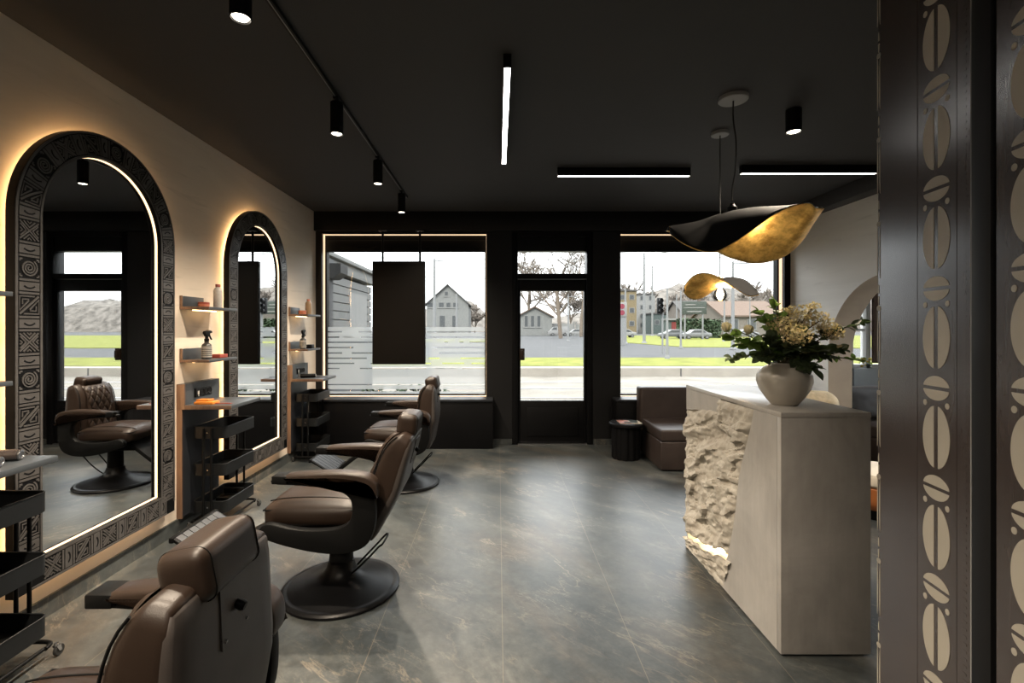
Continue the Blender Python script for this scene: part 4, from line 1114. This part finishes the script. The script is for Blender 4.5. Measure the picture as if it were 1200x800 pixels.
# ------------------------------------------------------------------ seating by the window
def sofa(label, x0, x1):
    r = thing('sofa', label, 'sofa', ((x0+x1)/2, 5.4, 0), 'dark leather sofas')
    obj('seat_block', MB().box(x0, x1, 4.905, 5.56, .012, .30, .012, 3), 'leather_sofa', r)
    obj('seat_cushion', MB().box(x0, x1, 4.900, 5.60, .302, .422, .022, 4), 'leather_sofa', r)
    obj('backrest', MB().box(x0, x1, 5.605, 5.80, .02, .770, .030, 4), 'leather_sofa', r)
    obj('foot', MB().box(x0+.05, x1-.05, 4.95, 5.75, 0, .013), 'black_metal', r)
sofa('dark brown leather sofa under the right shop window, behind the reception desk', 1.655, 3.62)
sofa('dark brown leather sofa seen through the arch in the right wall', 3.95, 5.15)
st = thing('side_table', 'black fluted drum side table beside the sofa with a magazine on top', 'side table', (1.437, 5.43, 0))
obj('drum', MB().lathe([(0,0),(.150,0),(.158,.008),(.158,.352),(.15,.358),(0,.358)], (1.437,5.43,0), 120, wave=lambda a, z: 1-.07*abs(math.cos(a*6))**3), 'black_satin', st)
obj('lid', MB().lathe([(0,.3585),(.168,.3585),(.184,.366),(.188,.380),(.184,.396),(.172,.404),(0,.405)], (1.437,5.43,0), 64), 'black_satin', st)
mg = thing('magazine', 'open magazine lying on the black drum side table', 'magazine', (1.46,5.40,.405))
obj('pages', MB().box(1.345, 1.585, 5.31, 5.49, .405, .411, .001), 'mag_paper', mg)
cv = MB().box(1.344, 1.465, 5.308, 5.492, .4112, .4125); obj('cover', cv, 'tin_copper', mg)
ph = MB().box(1.40, 1.55, 5.325, 5.40, .4127, .4135).box(1.48, 1.57, 5.41, 5.475, .4127, .4135); obj('photo', ph, 'shop_teal', mg)
def pillow(name, label, c, s, mat, rot, crown=.05):
    M = Matrix.Translation(c) @ Matrix.Rotation(rot[2], 4, 'Z') @ Matrix.Rotation(rot[0], 4, 'X')
    m_ = MB(); t = bmesh.new(); n = 18; G = {}
    for sd in (1, -1):
        for i in range(n+1):
            for k in range(n+1):
                u, v = -1+2*i/n, -1+2*k/n
                if sd == -1 and (i in (0,n) or k in (0,n)): G[sd,i,k] = G[1,i,k]; continue
                pin = 1-.10*(u*u*(1-v*v)*1.0) ; pin2 = 1-.10*(v*v*(1-u*u))
                hgt = sd*s[1]*((1-u**4)*(1-v**4))**.55 + .012*mnoise.noise(Vector((u*2.2,v*2.2,sd)))*(1-u*u)*(1-v*v)
                G[sd,i,k] = t.verts.new((u*s[0]*pin2 if False else u*s[0]*(1-.08*(1-v*v)), hgt, v*s[2]*(1-.08*(1-u*u))))
        for i in range(n):
            for k in range(n): t.faces.new((G[sd,i,k],G[sd,i+1,k],G[sd,i+1,k+1],G[sd,i,k+1]))
    m_.add(t, M)
    return tag(obj(name, m_, mat, origin=tuple(c), smooth=70), label, 'cushion')
pillow('cushion', 'dark grey scatter cushion with pointed corners on the sofa beyond the arch', Vector((4.18,5.47,.605)), (.235,.06,.185), 'fabric_dark', (R(-14),0,R(5)))
bo_ = MB().cushion(3.03, 3.575, 5.00, 5.24, .442, .765, .11, .03)
for v in bo_.bm.verts: v.co += Vector((0,0,.014*abs(mnoise.noise(v.co*9))))
cu = tag(obj('bolster_cushion', bo_, 'fabric_sand', origin=(3.3,5.1,.424), smooth=70), 'sand coloured plush bolster on the sofa, behind the reception desk', 'cushion')
pf = thing('pouf', 'round cognac leather pouf with pale top, half hidden behind the desk', 'pouf', (3.02,3.84,0))
obj('base_ring', MB().lathe([(0,0),(.25,0),(.255,.01),(.255,.075),(0,.075)], (3.02,3.84,0), 48), 'black_metal', pf)
obj('body', MB().lathe([(0,.0755),(.262,.0755),(.275,.09),(.278,.16),(.272,.235),(.26,.245),(0,.245)], (3.02,3.84,0), 56), 'leather_cognac', pf)
obj('top_cushion', MB().lathe([(0,.2455),(.262,.2455),(.276,.262),(.276,.31),(.255,.338),(.15,.35),(0,.352)], (3.02,3.84,0), 56), 'fabric_cream', pf)

# ------------------------------------------------------------------ hanging screen in the left window
tv = thing('hanging_screen', 'black upright display screen hanging by two rods in the left shop window', 'screen', (-1.21, 5.93, 2.665))
obj('screen_body', MB().box(-1.535, -.89, 5.905, 5.96, 1.015, 2.275, .006), 'black_metal', tv)
obj('screen_face', MB().box(-1.520, -.905, 5.903, 5.906, 1.03, 2.26), 'screen_black', tv)
for x in (-1.425, -.965):
    rd = obj('hanging_rod', MB().cyl((x,5.985,2.665),(x,5.985,2.12),.014,14).box(x-.03,x+.03,5.96,5.985,2.0,2.2), 'black_satin', tv)
    bk_ = MB().box(x-.05,x+.05,5.955,6.012,2.650,2.664,.003)
    for s in (-.037,.037): bk_.cyl((x+s,5.97,2.650),(x+s,5.97,2.644),.008,10)
    obj('ceiling_bracket', bk_, 'steel_dull', rd)

# ------------------------------------------------------------------ inlaid panels at the right edge
PX = 1.20
pt = thing('decorated_partition', 'dark brown glossy partition with cream coffee bean inlay at the right edge', 'partition', (PX, 1.2265, 0))
pb = MB().box(PX, PX+.34, 1.2265, 1.600, 0, ZC); p1 = obj('panel', pb, 'panel_brown', pt)
p2 = obj('panel', MB().box(PX, PX+.34, .60, 1.1525, 0, ZC), 'panel_brown', pt)
obj('post', MB().box(PX-.004, PX+.34, 1.1640, 1.2205, 0, ZC, .0015), 'black_paint', pt)
obj('bead_strip', MB().box(PX-.002, PX+.3, 1.2205, 1.2262, 0, ZC), 'canopy_grey', pt)
obj('shadow_gap', MB().box(PX+.012, PX+.3, 1.1525, 1.1640, 0, ZC), 'black_paint', pt)
def beans(yc, w, ph, sc=1):
    m_ = MB(); P_ = .277
    def half(pts): m_.prism(pts, 'x', PX-.0012, PX+.0005)
    def lens(cy, cz, a, b, gap, vert):
        # two half ellipses with a slit between them
        n = 22
        for s in (1,-1):
            pts = []
            for k in range(n+1):
                t = -PI/2+PI*k/n
                u, v_ = math.sin(t), math.cos(t)**1.15
                e, f_ = u*b, s*(gap+v_*(a-gap))
                pts.append((cy+f_, cz+e*(1-.0)) if vert else (cy+e, cz+f_))
            half(pts)
    k = -6
    while True:
        cz = ph + P_*k
        if cz > ZC-.09: break
        if cz > .09:
            lens(yc, cz, w, .086, .0075, True)
            for s in (1,-1):
                q = [(yc+s*w*.82+.0075*math.cos(a), cz+.092+.0085*math.sin(a)) for a in [2*PI*j/14 for j in range(14)]]; half(q)
            if cz+.136 < ZC-.04: lens(yc, cz+.136, .034, w*.95, .005, False)
        k += 1
    return m_
obj('bean_inlay', beans(1.3445, .0500, 1.4255), 'motif_cream', p1, smooth=0)
obj('bean_inlay', beans(1.064, .0500, 1.450), 'motif_cream', p2, smooth=0)
obj('edge_inlay', beans(1.5965, .0030, 1.425), 'motif_cream', p1, smooth=0)
bs_ = MB().box(PX-.0008, PX, 1.272, 1.2755, 0, ZC).box(PX-.0008, PX, 1.418, 1.4205, 0, ZC)
for k in range(150): bs_.box(PX-.0007, PX, 1.240, 1.252, .02+k*.0192, .026+k*.0192)
obj('border_strip', bs_, 'panel_brown', p1)
pt.rotation_euler = (0, 0, R(-8.5))
# ------------------------------------------------------------------ the street outside
GZ = -.12
def E(px, d): return (px-583.5)*d/567
def Zp(py, d): return 1.45-(py-385)*d/567
def slab(name, x0, x1, y0, y1, z0, z1, mat): return struct(name, MB().box(x0, x1, y0, y1, z0, z1), mat, smooth=0)
slab('ground', -220, 220, 6.35, 320, GZ-.3, GZ-.03, 'asphalt')
slab('pavement', -60, 80, 6.3, 15.9, GZ-.2, GZ, 'paving')
slab('kerb', -60, 80, 15.9, 16.5, GZ-.2, .155, 'kerb_concrete')
slab('tram_bed', -60, 80, 16.5, 20.2, GZ-.2, GZ+.005, 'paving')
slab('verge', -60, 80, 20.2, 26.0, GZ-.2, GZ+.02, 'grass')
lw = MB(); lw.prism([(E(700,56),60),(E(735,55),53),(E(800,42),41.5),(E(1000,40),39),(E(1300,60),60),(E(1200,110),112),(E(700,110),112)], 'z', GZ-.2, GZ+.02)
struct('lawn', lw, 'grass', smooth=0)
slab('lawn_far', E(440,60), E(600,66), 58, 70, GZ-.2, GZ+.02, 'grass')
rl = MB()
for y in (9.4, 10.9, 12.6, 14.1): rl.box(-50, 60, y, y+.07, GZ, GZ+.012)
struct('tram_rails', rl, 'steel_dull', smooth=0)
ks = MB()
for k in range(-14, 20): ks.box(k*3.0, k*3.0+.03, 15.885, 15.9, GZ, .155)
struct('kerb_joints', ks, 'asphalt', smooth=0)
# neighbouring pavilion on the left
b = thing('pavilion', 'grey slatted pavilion with flat metal roof outside the left window', 'building', (-3.6, 9.5, GZ))
m_ = MB()
for k in range(15): m_.box(-3.64, -3.04, 7.6, 11.6, GZ+.1+.165*k, GZ+.1+.165*k+.145)
obj('siding', m_, 'siding_grey', b)
obj('wall_core', MB().box(-3.62, -3.07, 7.65, 11.55, GZ, 2.35), 'window_dark', b)
obj('dark_lower_wall', MB().box(-3.66, -3.02, 7.55, 11.62, GZ, 1.22), 'window_dark', b)  # lower part of the wall, darker than the siding above
obj('roof', MB().box(-4.2, -2.98, 6.9, 11.9, 2.50, 2.72, .02).box(-4.2, -2.90, 6.9, 12.0, 2.72, 2.80, .01), 'render_grey', b)
obj('post', MB().box(-2.72, -2.52, 7.2, 7.4, GZ, 2.5), 'canopy_metal', b)
obj('bracket', MB().prism([(-2.62,2.42),(-2.62,2.2),(-2.45,2.2),(-2.33,2.28),(-2.33,2.42)], 'y', 7.16, 7.5), 'black_metal', b)
obj('door_panel', MB().box(-3.06, -3.035, 9.9, 11.2, GZ, 2.2), 'render_white', b)
hd = MB(); rg = random.Random(5)
for k in range(900):
    p = (rg.uniform(-2.0,-.75), rg.uniform(6.75,7.2), rg.uniform(GZ,.60)); leaf(hd, p, rvec(rg)+Vector((0,0,.4)), .07, .04)
h_ = thing('low_hedge', 'low green hedge outside the left shop window', 'hedge', (-1.4,7.0,GZ)); obj('foliage', hd, 'hedge_green', h_)
sm_ = MB()
for k in range(12): sm_.cyl((-1.95+.1*k, 7.0, GZ), (-1.95+.1*k, 7.0, .4), .01, 6)
obj('stems', sm_, 'bark', h_)
# houses
def house(name, label, x0, x1, y0, dep, wall_h, ridge, wmat, rmat, wins, gable_front=True, chim=False, base=GZ):
    r = thing(name, label, 'house', ((x0+x1)/2, y0+dep/2, base)); xm = (x0+x1)/2
    m_ = MB().box(x0, x1, y0, y0+dep, base, wall_h)
    if gable_front: m_.prism([(x0,wall_h),(x1,wall_h),(xm,ridge)], 'y', y0, y0+dep)
    else: m_.prism([(y0,wall_h),(y0+dep,wall_h),(y0+dep/2,ridge)], 'x', x0, x1)
    obj('wall', m_, wmat, r)
    o = .5
    if gable_front:
        t = (ridge-wall_h)/(xm-x0)
        rf = MB().prism([(x0-o,wall_h-o*t),(xm,ridge),(xm,ridge+.3),(x0-o,wall_h-o*t+.3)], 'y', y0-o, y0+dep+o).prism([(x1+o,wall_h-o*t),(x1+o,wall_h-o*t+.3),(xm,ridge+.3),(xm,ridge)], 'y', y0-o, y0+dep+o)
    else:
        t = (ridge-wall_h)/(dep/2); ym = y0+dep/2
        rf = MB().prism([(y0-o,wall_h-o*t),(ym,ridge),(ym,ridge+.3),(y0-o,wall_h-o*t+.3)], 'x', x0-o, x1+o).prism([(y0+dep+o,wall_h-o*t),(y0+dep+o,wall_h-o*t+.3),(ym,ridge+.3),(ym,ridge)], 'x', x0-o, x1+o)
    ro = obj('roof', rf, rmat, r)
    if chim: obj('chimney', MB().box(xm+1, xm+1.7, y0+dep*.4, y0+dep*.4+.7, wall_h, ridge+.9), 'roof_tile', ro)
    for (a, b_, c, d_) in wins:
        wx0, wx1, wz0, wz1 = x0+(x1-x0)*a, x0+(x1-x0)*b_, base+(ridge-base)*c, base+(ridge-base)*d_
        w_ = obj('window', MB().box(wx0, wx1, y0-.08, y0, wz0, wz1).box(wx0-.15, wx1+.15, y0-.14, y0, wz0-.15, wz0), 'render_white', r)
        obj('pane', MB().box(wx0+.12, wx1-.12, y0-.10, y0-.05, wz0+.12, wz1-.12), 'window_dark', w_)
    return r
house('house', 'grey gabled house far across the street, seen through the left window', E(500,118), E(549,118), 118, 12, Zp(356,118), Zp(334,118), 'render_grey', 'roof_dark', [(.42,.52,.78,.88),(.02,.16,.55,.66),(.28,.42,.55,.66),(.46,.58,.55,.66),(.62,.76,.55,.66),(.30,.45,.08,.4),(.6,.75,.08,.4)])
house('house', 'low grey house with a shallow gable, seen through the glass door', E(606,110), E(647,110), 110, 10, Zp(371,110), Zp(360,110), 'render_grey', 'roof_tile', [(.2,.32,.3,.72),(.38,.5,.3,.72),(.56,.68,.3,.72)])
house('house', 'wide house with reddish roof seen right of the small pendant lamp', E(848,92), E(918,92), 92, 14, Zp(370,92), Zp(352,92), 'render_beige', 'roof_tile', [(.1,.25,.2,.5),(.4,.55,.2,.5),(.7,.82,.2,.5)], gable_front=False)
house('house', 'small beige house at the right end of the street behind the poles', E(800,125), E(846,125), 125, 12, Zp(366,125), Zp(352,125), 'render_beige', 'roof_dark', [(.2,.35,.2,.5),(.6,.75,.2,.5)], gable_front=False, chim=True)
def block(label, x0, x1, y0, dep, top, mat, nx, nz):
    r = thing('apartment_block', label, 'building', ((x0+x1)/2, y0, GZ)); obj('wall', MB().box(x0, x1, y0, y0+dep, GZ, top), mat, r)
    obj('roof', MB().box(x0-.3, x1+.3, y0-.3, y0+dep+.3, top, top+.4), 'roof_dark', r)
    for i in range(nx):
        for k in range(nz):
            wx = x0+(x1-x0)*(i+.5)/nx; wz = GZ+1+(top-GZ-1)*(k+.35)/nz
            w_ = obj('window', MB().box(wx-.75, wx+.75, y0-.08, y0, wz, wz+1.5), 'render_white', r); obj('pane', MB().box(wx-.6, wx+.6, y0-.1, y0-.04, wz+.12, wz+1.38), 'window_dark', w_)
block('ochre apartment block at the left side of the right window', E(724,140), E(746,140), 140, 12, Zp(341,140), 'render_ochre', 2, 3)
block('pale grey apartment block behind the ochre one in the right window', E(747.5,160), E(768,160), 160, 12, Zp(345,160), 'render_white', 2, 4)
block('long low shop building behind the traffic light in the right window', E(764,148), E(812,148), 148, 10, Zp(368,150), 'shop_teal', 4, 1)
fc = thing('boundary_wall', 'white boundary wall and gate seen through the glass door', 'wall', (E(665,112),112,GZ)); obj('wall_panel', MB().box(E(644,112), E(672,112), 112, 112.4, GZ, Zp(379,112)).box(E(676,112), E(692,112), 112, 112.4, GZ, Zp(380,112)), 'render_white', fc)
obj('gate_post', MB().box(E(672,112), E(673.5,112), 111.9, 112.5, GZ, Zp(377,112)), 'render_grey', fc); obj('gate_post', MB().box(E(675,112), E(676,112), 111.9, 112.5, GZ, Zp(377,112)), 'render_grey', fc)
# hills and hedge
def hill(label, pts, y, dep):
    m_ = MB(); t = bmesh.new(); tp = []; n = 60
    for i in range(n+1):
        x = pts[0][0] + (pts[-1][0]-pts[0][0])*i/n; z = interp(pts, x)
        tp.append([t.verts.new((x, y, GZ)), t.verts.new((x, y+dep*.4, GZ+(z-GZ)*.7+mnoise.noise(Vector((x*.12,1,0)))*1.2)), t.verts.new((x, y+dep, z+mnoise.noise(Vector((x*.2,5,0)))*1.5)), t.verts.new((x, y+dep*1.8, GZ))])
    for a, b_ in zip(tp, tp[1:]):
        for k in range(3): t.faces.new((a[k],b_[k],b_[k+1],a[k+1]))
    m_.add(t); o = struct('hill', m_, 'hill_haze', smooth=60); return o
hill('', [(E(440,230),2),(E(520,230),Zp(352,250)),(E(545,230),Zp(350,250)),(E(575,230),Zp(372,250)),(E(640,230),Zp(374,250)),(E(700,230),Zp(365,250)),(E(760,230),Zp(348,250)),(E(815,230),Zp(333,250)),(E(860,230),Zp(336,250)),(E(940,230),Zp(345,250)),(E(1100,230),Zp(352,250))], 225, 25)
hh = MB(); rg = random.Random(11)
hx0, hx1 = E(796,80), E(846,80)
for k in range(1500): leaf(hh, (rg.uniform(hx0,hx1), rg.uniform(80,81.6), GZ+rg.uniform(0,1)**.7*(Zp(374,80)-GZ)), rvec(rg), .45, .35)
hg = thing('hedge', 'dark green clipped hedge beyond the cars in the right window', 'hedge', ((hx0+hx1)/2,80.5,GZ)); obj('foliage', hh, 'hedge_green', hg); obj('hedge_core', MB().box(hx0, hx1, 80.3, 81.3, GZ, Zp(376,80)), 'hedge_green', hg)
# bare trees
def tree(label, px, d, py_top, seed, spread=.9):
    rg = random.Random(seed); x = E(px, d); H = Zp(py_top, d)-GZ
    r = thing('bare_tree', label, 'tree', (x, d, GZ), 'bare winter trees')
    tk_ = MB(); tw = MB()
    def grow(p, dr, ln, rad, lvl, m_):
        q = p; P = [p]; D_ = dr
        for k in range(3):
            D_ = (D_ + rvec(rg)*.16 + Vector((0,0,.05))).normalized(); q = q + D_*ln/3; P.append(q)
        rad_ = max(rad, (.00045 if d < 100 else .00075)*d); m_.tube(P, [rad_, rad_*.9, rad_*.8, rad_*.7], 5, caps=False)
        if lvl == 0: return
        for k in range(5 if lvl > 1 else 4):
            f = rg.uniform(.35, 1); b_ = P[0].lerp(P[-1], f)
            nd = (D_*.75 + rvec(rg)*spread); nd.z = abs(nd.z)*.7+.15; nd.normalize()
            grow(b_, nd, ln*rg.uniform(.52,.72), rad*.5, lvl-1, m_ if lvl > 3 else tw)
    grow(Vector((x,d,GZ)), Vector((0,0,1)), H*.46, H*.016, 4, tk_)
    obj('trunk', tk_, 'bark', r); obj('branches', tw, 'twig_haze', r)
for a in (('bare tree with a thick forked trunk behind the glass door', 657, 78, 240, 3), ('bare tree at the left behind the glass door, over the low house', 622, 127, 262, 8), ('bare tree at the right edge of the glass door', 681, 95, 250, 5), ('bare slim tree between the two trunks behind the door', 670, 152, 318, 21),
          ('bare tree behind the traffic light', 800, 172, 332, 6), ('bare tree behind the small pendant lamp', 846, 164, 322, 9), ('bare tree at the right end of the right window', 893, 118, 318, 13), ('bare tree over the ochre apartment block', 741, 188, 322, 31), ('bare tree between the tall pole and the traffic light', 768, 202, 330, 33), ('bare tree above the green direction board', 822, 196, 318, 35), ('bare tree above the reddish roof', 868, 136, 318, 37), ('bare tree behind the gabled house in the left window', 556, 140, 352, 15)):
    tree(*a)
# poles, lights, signs
def pole(label, px, d, py_top, wpx, arm=0):
    x = E(px, d); zt = Zp(py_top, d); rr_ = wpx*d/567/2
    r = thing('street_pole', label, 'pole', (x, d, GZ), 'street poles')
    obj('shaft', MB().tube([(x,d,GZ),(x,d,GZ+(zt-GZ)*.35),(x,d,zt)], [rr_, rr_*.9, rr_*.6], 14), 'pole_grey', r)
    obj('base_plate', MB().lathe([(0,0),(rr_*1.9,0),(rr_*1.9,.06),(rr_*1.15,.22),(0,.22)], (x,d,GZ), 16), 'pole_grey', r)
    if arm: obj('arm', MB().tube([(x,d,zt-.1*d/20),(x+arm*d/567,d,zt-.06*d/20)], rr_*.35, 8), 'pole_grey', r)
for a in (('pale pole standing left of the screen house in the left window', 509, 36, 303, 4, 14), ('short pale pole before the gabled house', 535, 48, 344, 3, 0), ('pole with a cross arm through the upper half of the glass door', 666, 60, 345, 2.2, 12),
          ('tall pole at the left part of the right window', 755, 52, 297, 3.6, 0), ('thin pole right of the tall pole in the right window', 764.5, 105, 311, 2.4, 22), ('pole beside the pink sign at the edge of the right window', 733, 50, 338, 3.2, 0),
          ('pole rising from the near grass verge in the right window', 782, 25, 338, 3.2, 0), ('slim pole at the lawn edge in the right window', 798, 38.5, 340, 2.4, 0), ('slim pole under the left petal of the small lamp', 793, 100, 345, 2.2, 0),
          ('thick pole with a triangular bracket right of the small lamp', 859, 37, 306, 4.2, 28), ('slim pole right behind the small lamp bulb', 849, 60, 352, 2.5, 0), ('thin pole before the house with the reddish roof', 879, 70, 345, 1.4, 0)): pole(*a)
tl = thing('traffic_light', 'black traffic light on a post in the right window', 'traffic light', (E(776.5,30), 30, GZ)); X_ = E(776.5,30)
obj('post', MB().cyl((X_,30,GZ),(X_,30,Zp(352,30)),.055,14), 'pole_grey', tl)
hs = obj('housing', MB().box(X_-.34, X_-.02, 29.85, 30.1, Zp(367.5,30), Zp(349,30), .03), 'black_metal', tl)
for k in range(3):
    zc = Zp(352.2+6*k, 30); obj('visor', MB().tube([(X_-.18,29.86,zc),(X_-.18,29.62,zc)], .125, 16, caps=False).cyl((X_-.18,29.85,zc),(X_-.18,29.84,zc),.12,16), 'black_gloss', hs)
sg = thing('road_sign', 'white board with two red discs at the left edge of the right window', 'sign', (E(729,45),45,GZ)); X_ = E(729,45)
obj('sign_board', MB().box(X_-.45, X_+.45, 44.96, 45, Zp(371,45), Zp(354,45), .01), 'sign_white', sg)
dd = MB()
for zz in (Zp(358.8,45), Zp(366.2,45)): dd.cyl((X_,44.955,zz),(X_,44.94,zz),.24,24)
obj('red_disc', dd, 'sign_red', sg); obj('post', MB().cyl((X_,45.05,GZ),(X_,45.05,Zp(354,45)),.05,12).box(X_-.1,X_+.35,45.02,45.2,GZ,Zp(371,45)), 'pole_grey', sg)
bb = thing('overhead_sign', 'wide grey green direction board on two posts in the right window', 'sign', (E(813,70),70,GZ))
obj('sign_board', MB().box(E(799,70), E(828,70), 69.9, 70, Zp(368,70), Zp(353,70), .02), 'sign_green', bb)
bm_ = MB().box(E(801,70), E(826,70), 69.86, 69.9, Zp(360.8,70), Zp(360,70)); bm_.box(E(803,70), E(815,70), 69.86, 69.9, Zp(357.5,70), Zp(356.3,70)); bm_.box(E(805,70), E(822,70), 69.86, 69.9, Zp(365.5,70), Zp(364.3,70)); obj('sign_stripe', bm_, 'sign_white', bb)
for p in (803, 824): obj('post', MB().cyl((E(p,70),70.1,GZ),(E(p,70),70.1,Zp(353,70)),.12,10), 'pole_grey', bb)
rs = thing('kiosk', 'small kiosk with a red panel behind the parked cars', 'kiosk', (E(790,95),95,GZ)); obj('wall', MB().box(E(783,95), E(798,95), 95, 98, GZ, Zp(375,95)), 'shop_teal', rs); obj('red_panel', MB().box(E(787,95), E(793,95), 94.9, 95, Zp(386,95), Zp(377,95)), 'shop_red', rs); obj('roof', MB().box(E(782,95), E(799,95), 94.5, 98.5, Zp(375,95), Zp(373,95)), 'render_white', rs)
# cars
def car(label, px, d, mat, s=1, van=False):
    x = E(px, d); r = thing('car', label, 'car', (x, d, GZ), 'cars in the street'); g = GZ
    pr = [(-2.1,.35),(-2.15,.62),(-2.0,.86),(-1.2,.95),(-.55,1.42),(.75,1.46),(1.55,.98),(2.05,.90),(2.15,.6),(2.1,.35)] if not van else [(-2.3,.35),(-2.35,1.0),(-1.75,1.25),(-1.2,1.95),(2.25,2.0),(2.35,.9),(2.3,.35)]
    pr = [(x+a*s, g+b_) for a, b_ in pr]
    bd = obj('car_body', MB().prism(pr, 'y', d, d+1.75, .08), mat, r)
    gl_ = [(-1.02,.98),(-.5,1.36),(.68,1.40),(1.30,1.0)] if not van else [(-1.6,1.3),(-1.15,1.85),(-.4,1.85),(-.4,1.3)]
    obj('side_windows', MB().prism([(x+a*s, g+b_) for a, b_ in gl_], 'y', d-.012, d), 'window_dark', bd)
    for a in (-1.35, 1.38):
        w_ = obj('wheel', MB().cyl((x+a*s,d-.03,g+.32),(x+a*s,d+.2,g+.32),.32,22), 'rubber', r); obj('hubcap', MB().cyl((x+a*s,d-.045,g+.32),(x+a*s,d-.03,g+.32),.19,16), 'car_silver', w_)
        obj('wheel', MB().cyl((x+a*s,d+1.6,g+.32),(x+a*s,d+1.78,g+.32),.32,22), 'rubber', r)
for a in (('dark grey car passing behind the traffic light', 791, 74, 'car_dark', 1), ('silver car passing right of the slim pole in the right window', 818, 72, 'car_silver', 1), ('white car at the left edge of the right window', 732, 85, 'car_white', 1), ('white car parked before the wall, seen through the glass door', 676, 104, 'car_white', 1), ('white van parked beside the low house, seen through the door', 655, 106, 'car_white', 1, True), ('silver car by the house with the reddish roof', 876, 84, 'car_silver', 1)): car(*a)
# overhead wires
for i, (xa, za, xb, zb, d) in enumerate(((E(380,40), 9.1, E(960,40), 7.6, 40), (E(380,45), 8.2, E(960,45), 8.6, 45), (E(380,50), 7.3, E(960,50), 6.5, 50), (E(640,36), 8.6, E(960,38), 6.6, 37), (E(640,36), 6.2, E(960,38), 8.2, 38))):
    P = [(xa+(xb-xa)*k/16, d, za+(zb-za)*k/16-.5*(1-(k/8-1)**2)) for k in range(17)]
    tag(obj('hanging_tram_wire', MB().tube(P, .022, 5), 'wire_dark', origin=P[0]), 'thin tram wire strung across the sky above the street', 'wire', 'overhead wires')

# ------------------------------------------------------------------ daylight and camera
wd = bpy.data.worlds.new('overcast_sky'); SC.world = wd; wd.use_nodes = True
nt = wd.node_tree; bg = nt.nodes['Background']
bg.inputs['Color'].default_value = (.95,.975,1.0,1)      # overcast: dim at the horizon, brightest overhead
tc = N(nt, 'ShaderNodeTexCoord'); sx_ = N(nt, 'ShaderNodeSeparateXYZ'); L(nt, tc.outputs['Generated'], sx_.inputs[0])
up_ = N(nt, 'ShaderNodeMapRange'); L(nt, sx_.outputs['Z'], up_.inputs['Value'])
up_.inputs['From Min'].default_value = .0; up_.inputs['From Max'].default_value = .7; up_.inputs['To Min'].default_value = 1.7; up_.inputs['To Max'].default_value = 8.5
L(nt, up_.outputs[0], bg.inputs['Strength'])
add_light('sun', 'SUN', (0,-20,30), energy=3.5, color=(1,.93,.80), angle=R(2.5), rot=(R(48),0,R(-28)))
cd = bpy.data.cameras.new('camera'); cam = bpy.data.objects.new('camera', cd); COL.objects.link(cam)
cam.location = (0,0,1.45); cam.rotation_euler = (R(90),0,0)
cd.lens = 17.0; cd.sensor_width = 36; cd.shift_x = .01375; cd.shift_y = -.0125; cd.clip_start = .05; cd.clip_end = 1000
SC.camera = cam
vs = SC.view_settings; SC.display_settings.display_device = 'sRGB'
vs.view_transform = 'Standard'; vs.look = 'None'; vs.exposure = 0.4; vs.gamma = 1; vs.use_curve_mapping = False
SC.cycles.use_denoising = True; SC.cycles.max_bounces = 10; SC.cycles.diffuse_bounces = 5; SC.cycles.glossy_bounces = 5; SC.cycles.transparent_max_bounces = 16
SC.cycles.caustics_reflective = False; SC.cycles.caustics_refractive = False; SC.cycles.sample_clamp_indirect = 6
